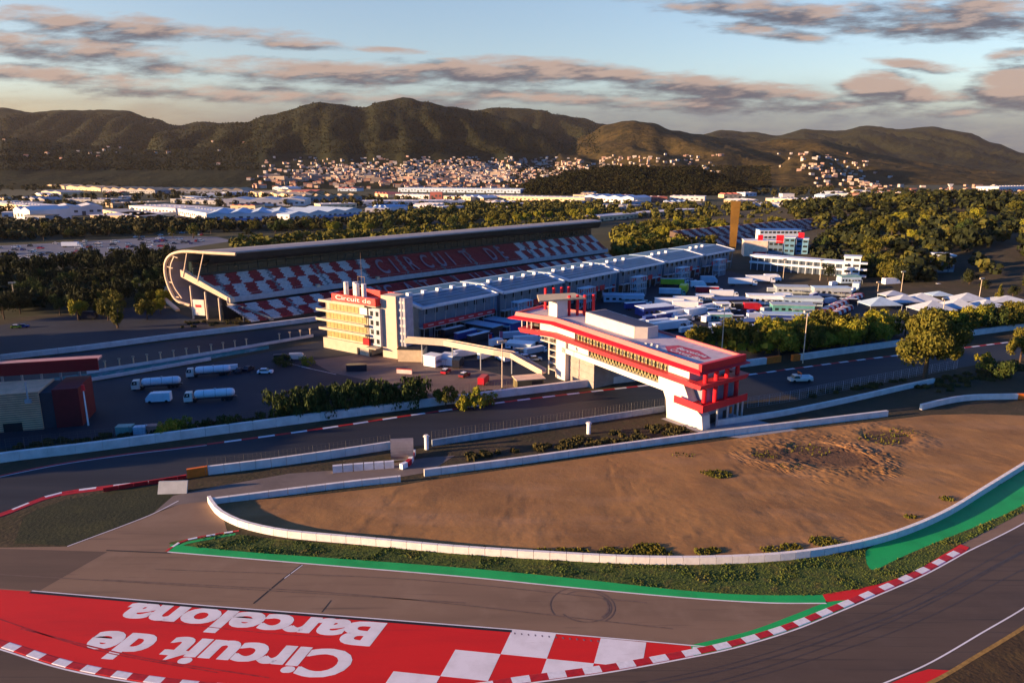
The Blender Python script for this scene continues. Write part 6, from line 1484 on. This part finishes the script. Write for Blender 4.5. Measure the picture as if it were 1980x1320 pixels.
# far woods, each one mass: low-poly tufted crowns
def farwood(poly, n, hr_, label, mat, w2=False, zf=None, blade=4):
    W = [tuple(g(*q)[:2]) for q in poly] if not w2 else poly; xs = [q[0] for q in W]; ys = [q[1] for q in W]; V = []; F = []; c_ = 0; k = 0
    while c_ < n and k < n*40:
        k += 1; x, y = rt.uniform(min(xs), max(xs)), rt.uniform(min(ys), max(ys))
        if not inpoly(x, y, W): continue
        c_ += 1; h = rt.uniform(*hr_); r_ = h*.5; z = zf(x, y) if zf else 0
        for q in range(46):
            d = Vector((rt.gauss(0,1), rt.gauss(0,1), rt.gauss(0,1))).normalized(); p = Vector((x, y, z+h*.55))+Vector((d.x*r_, d.y*r_, d.z*h*.45))*rt.uniform(.7,1.05)
            nr = (d+Vector((rt.gauss(0,.4), rt.gauss(0,.4), rt.gauss(0,.4)))).normalized(); e = nr.orthogonal().normalized(); f = nr.cross(e); s = h*.17*rt.uniform(.7,1.3); i = len(V)
            V += [tuple(p+e*s), tuple(p+f*s), tuple(p-e*s), tuple(p-f*s)]; F.append((i,i+1,i+2,i+3))
    me = bpy.data.meshes.new('woodland'); me.from_pydata(V, [], F); me.materials.append(mat); o = bpy.data.objects.new('woodland', me); C.objects.link(o); tag(o, label, 'woodland', kind='stuff')
wood([(-80,575),(300,545),(335,560),(300,590),(160,606),(-80,628)], 46, 6.5, (9,13), ['dark','dark','green'], 'dark tree in the dense wood left of the grandstand', 'dark wood left of the grandstand')
wood([(-80,540),(0,528),(330,512),(345,520),(335,556),(300,560),(-80,590)], 44, 8.5, (12,16), ['dark'], 'dark pine in the dense wood left of the grandstand', 'dark pines left of the grandstand', 1.1)
farwood([(-120,600),(150,600),(300,560),(335,545),(0,545),(-120,560)], 130, (7,10), 'dark undergrowth in the wood left of the grandstand', lf_dark)
wood([(150,604),(330,588),(338,610),(230,628),(150,625)], 9, 7, (7,11), ['gold','green'], 'sunlit small tree among shade at the left foot of the grandstand', 'small trees at the left foot of the grandstand')
wood([(-80,458),(200,452),(440,447),(640,440),(640,452),(420,462),(180,462),(-80,470)], 34, 12, (9,14), ['green','dark','green'], 'tree in the belt between the far parking lot and the sheds', 'tree belt behind the far parking lot', 1.15)
wood([(640,452),(900,434),(1150,415),(1150,424),(900,446),(640,466)], 30, 13, (10,15), ['gold','green'], 'olive tree in the belt behind the main grandstand roof', 'tree belt behind the main grandstand', 1.1)
wood([(1180,512),(1390,482),(1410,452),(1350,438),(1190,458)], 34, 11, (11,15), ['gold','green','gold'], 'sunlit olive tree right of the main grandstand end', 'trees right of the main grandstand', 1.05)
wood([(1440,440),(1560,430),(1700,424),(1720,432),(1560,440),(1450,450)], 16, 12, (9,12), ['gold','green'], 'sunlit tree along the back of the striped open grandstand', 'trees behind the open grandstand', 1.1)
wood([(1572,520),(1640,512),(1800,540),(1790,560),(1740,556),(1655,536),(1600,532)], 16, 6, (9,13), ['dark','green'], 'dark tree between the paddock and the right hillside', 'dark trees behind the paddock', 1.1)
wood([(1560,498),(1650,492),(1800,510),(1800,485),(1700,470),(1590,478)], 20, 9, (11,15), ['dark','green','gold'], 'tree in the group beside the peach building', 'trees round the peach building', 1.1)
wood([(225,430),(330,420),(440,520),(620,760),(430,900),(330,700),(240,560)], 56, 12, (10,15), ['gold','green','dark'], 'tree on the wooded hillside at the right', 'wooded hillside at the right', 1.1, moundz, True)
wood([(1850,590),(2040,600),(2040,560),(1850,548)], 7, 8, (7,11), ['dark','poplar'], 'slim tree at the right edge above the marquees', 'trees above the marquees at the right edge')
wood([(1340,678),(1480,690),(1660,676),(1720,668),(1700,648),(1480,664),(1345,662)], 20, 4.6, (8.5,12.5), ['gold'], 'golden lit tree in the row right of the bridge', 'golden tree row right of the bridge', 1.25)
wood([(1840,652),(1990,636),(1990,622),(1850,636),(1720,655)], 14, 5, (8,11), ['gold','green'], 'tree in the row behind the pale blue wall at the right', 'trees behind the right wall', 1.4)
# single trees one can tell apart
tree(big, g(1788,730), 21.5, 'tall spreading pine with golden crown standing alone beside the track at the right', None, 1.2)
for px, py, h, kd, i, wx, lb in ((918,790,9,'poplar',1,1.5,'slim yellow poplar by the wall before the ramp'), (862,786,6,'gold',1,1.3,'small golden tree left of the yellow poplar'), (898,790,5,'bush',1,1,'round yellow green bush at the foot of the poplar'), (945,782,4,'bush',1,.9,'low bush right of the yellow poplar'),
        (1972,700,12,'gold',1,1.0,'golden tree cut by the right edge beside the track'), (1940,730,7,'bush',0,1.3,'dark bush below the golden tree at the right edge'), (1900,712,6,'bush',1,.9,'bush left of the golden tree at the right edge'),
        (1600,545,12,'dark',1,.8,'dark cypress like tree before the colonnade building'), (1588,530,11,'dark',1,.7,'dark tree touching the colonnade building end'), (228,634,12,'poplar',0,1.3,'tall lit tree at the edge of the far left asphalt'), (285,618,9,'gold',1,1.1,'lit round tree left of the grandstand sign'),
        (548,708,4,'bush',0,1.2,'dark shrub beyond the white parked car'), (594,706,3.5,'bush',1,1.1,'lit shrub beyond the tanker yard')):
    tree(TP[kd][i], g(px, py), h, lb, None, wx, 'bush' if kd == 'bush' else 'tree')
farwood([(1185,508),(1395,480),(1412,450),(1350,436),(1190,452)], 190, (9,13), 'sunlit olive thicket right of the main grandstand end', lf_olive)
farwood([(1570,500),(1650,536),(1790,556),(1800,540),(1700,500),(1800,500),(1700,470),(1580,480)], 130, (8,12), 'dark thicket between the far paddock and the hillside', lf_dark)
farwood([(1340,676),(1480,688),(1700,664),(1990,630),(1990,620),(1700,650),(1480,672),(1340,664)], 90, (4,7.5), 'golden undergrowth beneath the tree row right of the bridge', lf_gold)
farwood([(440,474),(640,460),(1150,428),(1160,436),(720,480),(450,505)], 260, (7,11), 'olive scrub woodland on the flat ground behind the grandstand', lf_olive)
# clipped row of trees beside the tanker yard
for i in range(14):
    u = i/13; tree(TP['bush'][0], g(545+u*258, 812-u*26), 9.2+rt.uniform(-.5,.5), 'dense round tree in the tight hedge row beside the tanker yard', 'hedge row beside the tanker yard', .72)
for px, py in ((332,840),(352,833),(378,838),(402,828),(430,832),(455,824),(478,828),(315,846),(500,818)):
    tree(TP['bush'][rt.randrange(2)], g(px, py), rt.uniform(2.6,4.6), 'low scruffy bush between the tanker yard and the track wall', 'low bushes beside the tanker yard', 1., 'bush')
# weeds along the gravel wall and tufts on the gravel
def tufts(name, pts, label_n, mat, rnd, smin=.15, smax=.5):
    V = []; F = []
    for p, r_, n in pts:
        for k in range(n):
            a = rnd.uniform(0, 6.28); d = r_*math.sqrt(rnd.random()); x, y = p.x+math.cos(a)*d, p.y+math.sin(a)*d*.7; s = rnd.uniform(smin, smax); t = rnd.uniform(0, 3.14); i = len(V)
            V += [(x-math.cos(t)*s*.5, y-math.sin(t)*s*.5, .02), (x+math.cos(t)*s*.5, y+math.sin(t)*s*.5, .02), (x+math.cos(t)*s*.3+rnd.gauss(0,.1), y+math.sin(t)*s*.3, s*1.1+.05), (x-math.cos(t)*s*.3, y+rnd.gauss(0,.1), s*1.0+.05)]; F.append((i,i+1,i+2,i+3))
    me = bpy.data.meshes.new(name); me.from_pydata(V, [], F); me.materials.append(mat); o = bpy.data.objects.new(name, me); C.objects.link(o); tag(o, label_n, 'plants', kind='stuff')
rw_ = random.Random(3); W = []
for px, py, r_, n in ((720,1046,1.4,60),(845,1058,1.2,60),(930,1064,1.6,110),(985,1068,1.4,90),(1050,1068,1.8,150),(1090,1068,2,170),(1120,1068,2,200),(1180,1070,2.6,260),(1230,1072,3,380),(1255,1062,3,330),(1275,1072,2.6,200),(1360,1068,1.8,120),(1380,1065,1.4,100),(1490,1064,2,120),(1530,1060,2.2,180),(1590,1048,2.8,260),(1610,1054,2,120),(1390,918,3.2,300),(1370,915,2,80),(1760,1000,1.2,50),(1830,965,1.6,100),(1530,905,3,110),(1480,880,4,60),(1320,880,3,30),(1560,870,6,60),(1700,850,6,110),(1740,838,5,90)): W.append((g(px, py), r_, n))
tufts('weeds', W, 'low green weeds along the wall and in patches on the gravel', lf_olive, rw_)
gr = []; GTg = gp(gtop); rg = random.Random(8)
P2_ = [tuple(p[:2]) for p in gp(gtop)+gp(gbot)]; GR_ = [tuple(p[:2]) for p in gp([(1672,1066),(1700,1050),(1800,1014),(1900,957),(2000,897),(2150,808)])+gp([(2150,870),(1985,972),(1900,1012),(1800,1052),(1740,1078),(1690,1101),(1676,1090)])]; V = []; F = []; bx = [p[0] for p in P2_]; by = [p[1] for p in P2_]; k = 0
while k < 42000:
    x, y = rg.uniform(-60, 118), rg.uniform(min(by), 190)
    if y > 190 or not inpoly(x, y, P2_) or inpoly(x, y, GR_): 
        k += .15; continue
    k += 1; s = rg.uniform(.18,.42)*(1.4 if noise.noise(Vector((x*.25, y*.25, 0))) > .1 else .8); t = rg.uniform(0, 3.14); i = len(V); c_, s_ = math.cos(t)*s*.4, math.sin(t)*s*.4
    V += [(x-c_, y-s_, .015), (x+c_, y+s_, .015), (x+c_*.4+rg.gauss(0,.08), y+s_*.4+rg.gauss(0,.08), s*.5)]; F.append((i,i+1,i+2))
me = bpy.data.meshes.new('grass'); me.from_pydata(V, [], F); me.materials.append(grassm); o = bpy.data.objects.new('grass', me); C.objects.link(o); tag(o, 'rough green grass between the white wall and the painted green strip', 'grass', kind='stuff')
far_l = leafm('far_foliage', (.030,.030,.010), (.075,.062,.014)); far_g = leafm('far_foliage_gold', (.065,.068,.012), (.12,.095,.016))
farwood([(-200,470),(0,440),(300,436),(640,436),(700,430),(640,446),(300,452),(-200,478)], 420, (7,12), 'dark bushy tree belt in front of the industrial sheds at the left', far_l)
farwood([(-200,410),(0,385),(330,376),(700,380),(900,388),(900,402),(760,406),(600,400),(300,404),(100,420)], 330, (7,13), 'scattered dark tree clumps between the industrial sheds', far_l)
farwood([(640,450),(1160,412),(1160,398),(900,402),(700,424)], 420, (8,13), 'sunlit olive woodland between the grandstand roof and the sheds', far_g)
farwood([(1000,420),(1440,432),(1700,420),(1700,402),(1440,398),(1000,398)], 280, (8,13), 'golden lit woodland on the valley floor behind the pit building', far_g)
farwood([(-400,378),(480,362),(900,362),(1300,376),(1990,392),(1990,384),(1300,368),(900,352),(480,352),(-400,362)], 650, (9,16), 'thin dark woodland band before the town', far_l)
farwood([(-200,436),(60,436),(280,430),(440,440),(200,446),(-200,450)], 120, (7,12), 'dark trees below the tall white shed at the far left', far_l)
farwood([(1500,372),(1980,392),(2100,380),(1560,364)], 200, (9,14), 'dark woodland round the far right settlement', far_l)
farwood([(240,440),(300,430),(420,470),(560,560),(950,900),(760,1250),(420,1150),(330,860),(300,700),(255,600)], 800, (8,14), 'dense dark woodland covering the hillside at the right', lf_dark, True, moundz)
farwood([(240,440),(300,430),(420,470),(560,560),(950,900),(760,1250),(420,1150),(330,860),(300,700),(255,600)], 380, (7,13), 'sunlit golden trees mixed into the woodland on the right hillside', far_g, True, moundz)
farwood([(-235,134),(-170,150),(-172,190),(-205,260),(-250,290),(-290,200)], 230, (19,24), 'woodland beyond the left edge of the picture', far_l, True)
# scrub on the verges
vg = leafm('scrub', (.05,.045,.015), (.10,.075,.02)); sc = []
for poly, n in (([(30,870),(330,836),(500,820),(830,782),(1050,750),(1050,745),(830,774),(330,828),(30,860)], 140), ([(880,885),(1290,822),(1360,838),(900,892)], 60), ([(1750,745),(1990,700),(1990,720),(1820,760)], 60), ([(1560,770),(1750,740),(1745,736),(1560,762)], 20), ([(350,640),(610,610),(600,600),(350,625)], 50)):
    W_ = [tuple(g(*q)[:2]) for q in poly]; xs = [q[0] for q in W_]; ys = [q[1] for q in W_]; c_ = 0
    while c_ < n:
        x, y = rw_.uniform(min(xs), max(xs)), rw_.uniform(min(ys), max(ys))
        if inpoly(x, y, W_): c_ += 1; sc.append((Vector((x, y, 0)), rw_.uniform(.6,1.8), 40))
tufts('scrub', sc, 'low scrub and dry weeds along the track verges', vg, rw_, .3, .9)
for k in TP:
    for o in TP[k]:
        if o.name not in usedT:
            for ch in list(o.children): bpy.data.objects.remove(ch)
            bpy.data.objects.remove(o)
# ------------------------------------------------------------------ haze
hb = MB(); hb.prism([(-14000,-300),(14000,-300),(14000,11500),(-14000,11500)], -8, 900); hz_o = hb.build('haze', MX('haze_air', (1,1,1), [((1,1,1),1,0,1,0,None)])); tag(hz_o, 'thin warm evening haze over the valley', 'haze', kind='stuff')
hm = bpy.data.materials.new('haze_volume'); hm.use_nodes = True; nt = hm.node_tree; nt.nodes.clear()
pvn = nt.nodes.new('ShaderNodeVolumePrincipled'); pvn.inputs['Color'].default_value = (.86,.80,.76,1); pvn.inputs['Density'].default_value = .9e-5; pvn.inputs['Anisotropy'].default_value = .1
ou = nt.nodes.new('ShaderNodeOutputMaterial'); nt.links.new(pvn.outputs[0], ou.inputs['Volume']); hz_o.data.materials.clear(); hz_o.data.materials.append(hm)
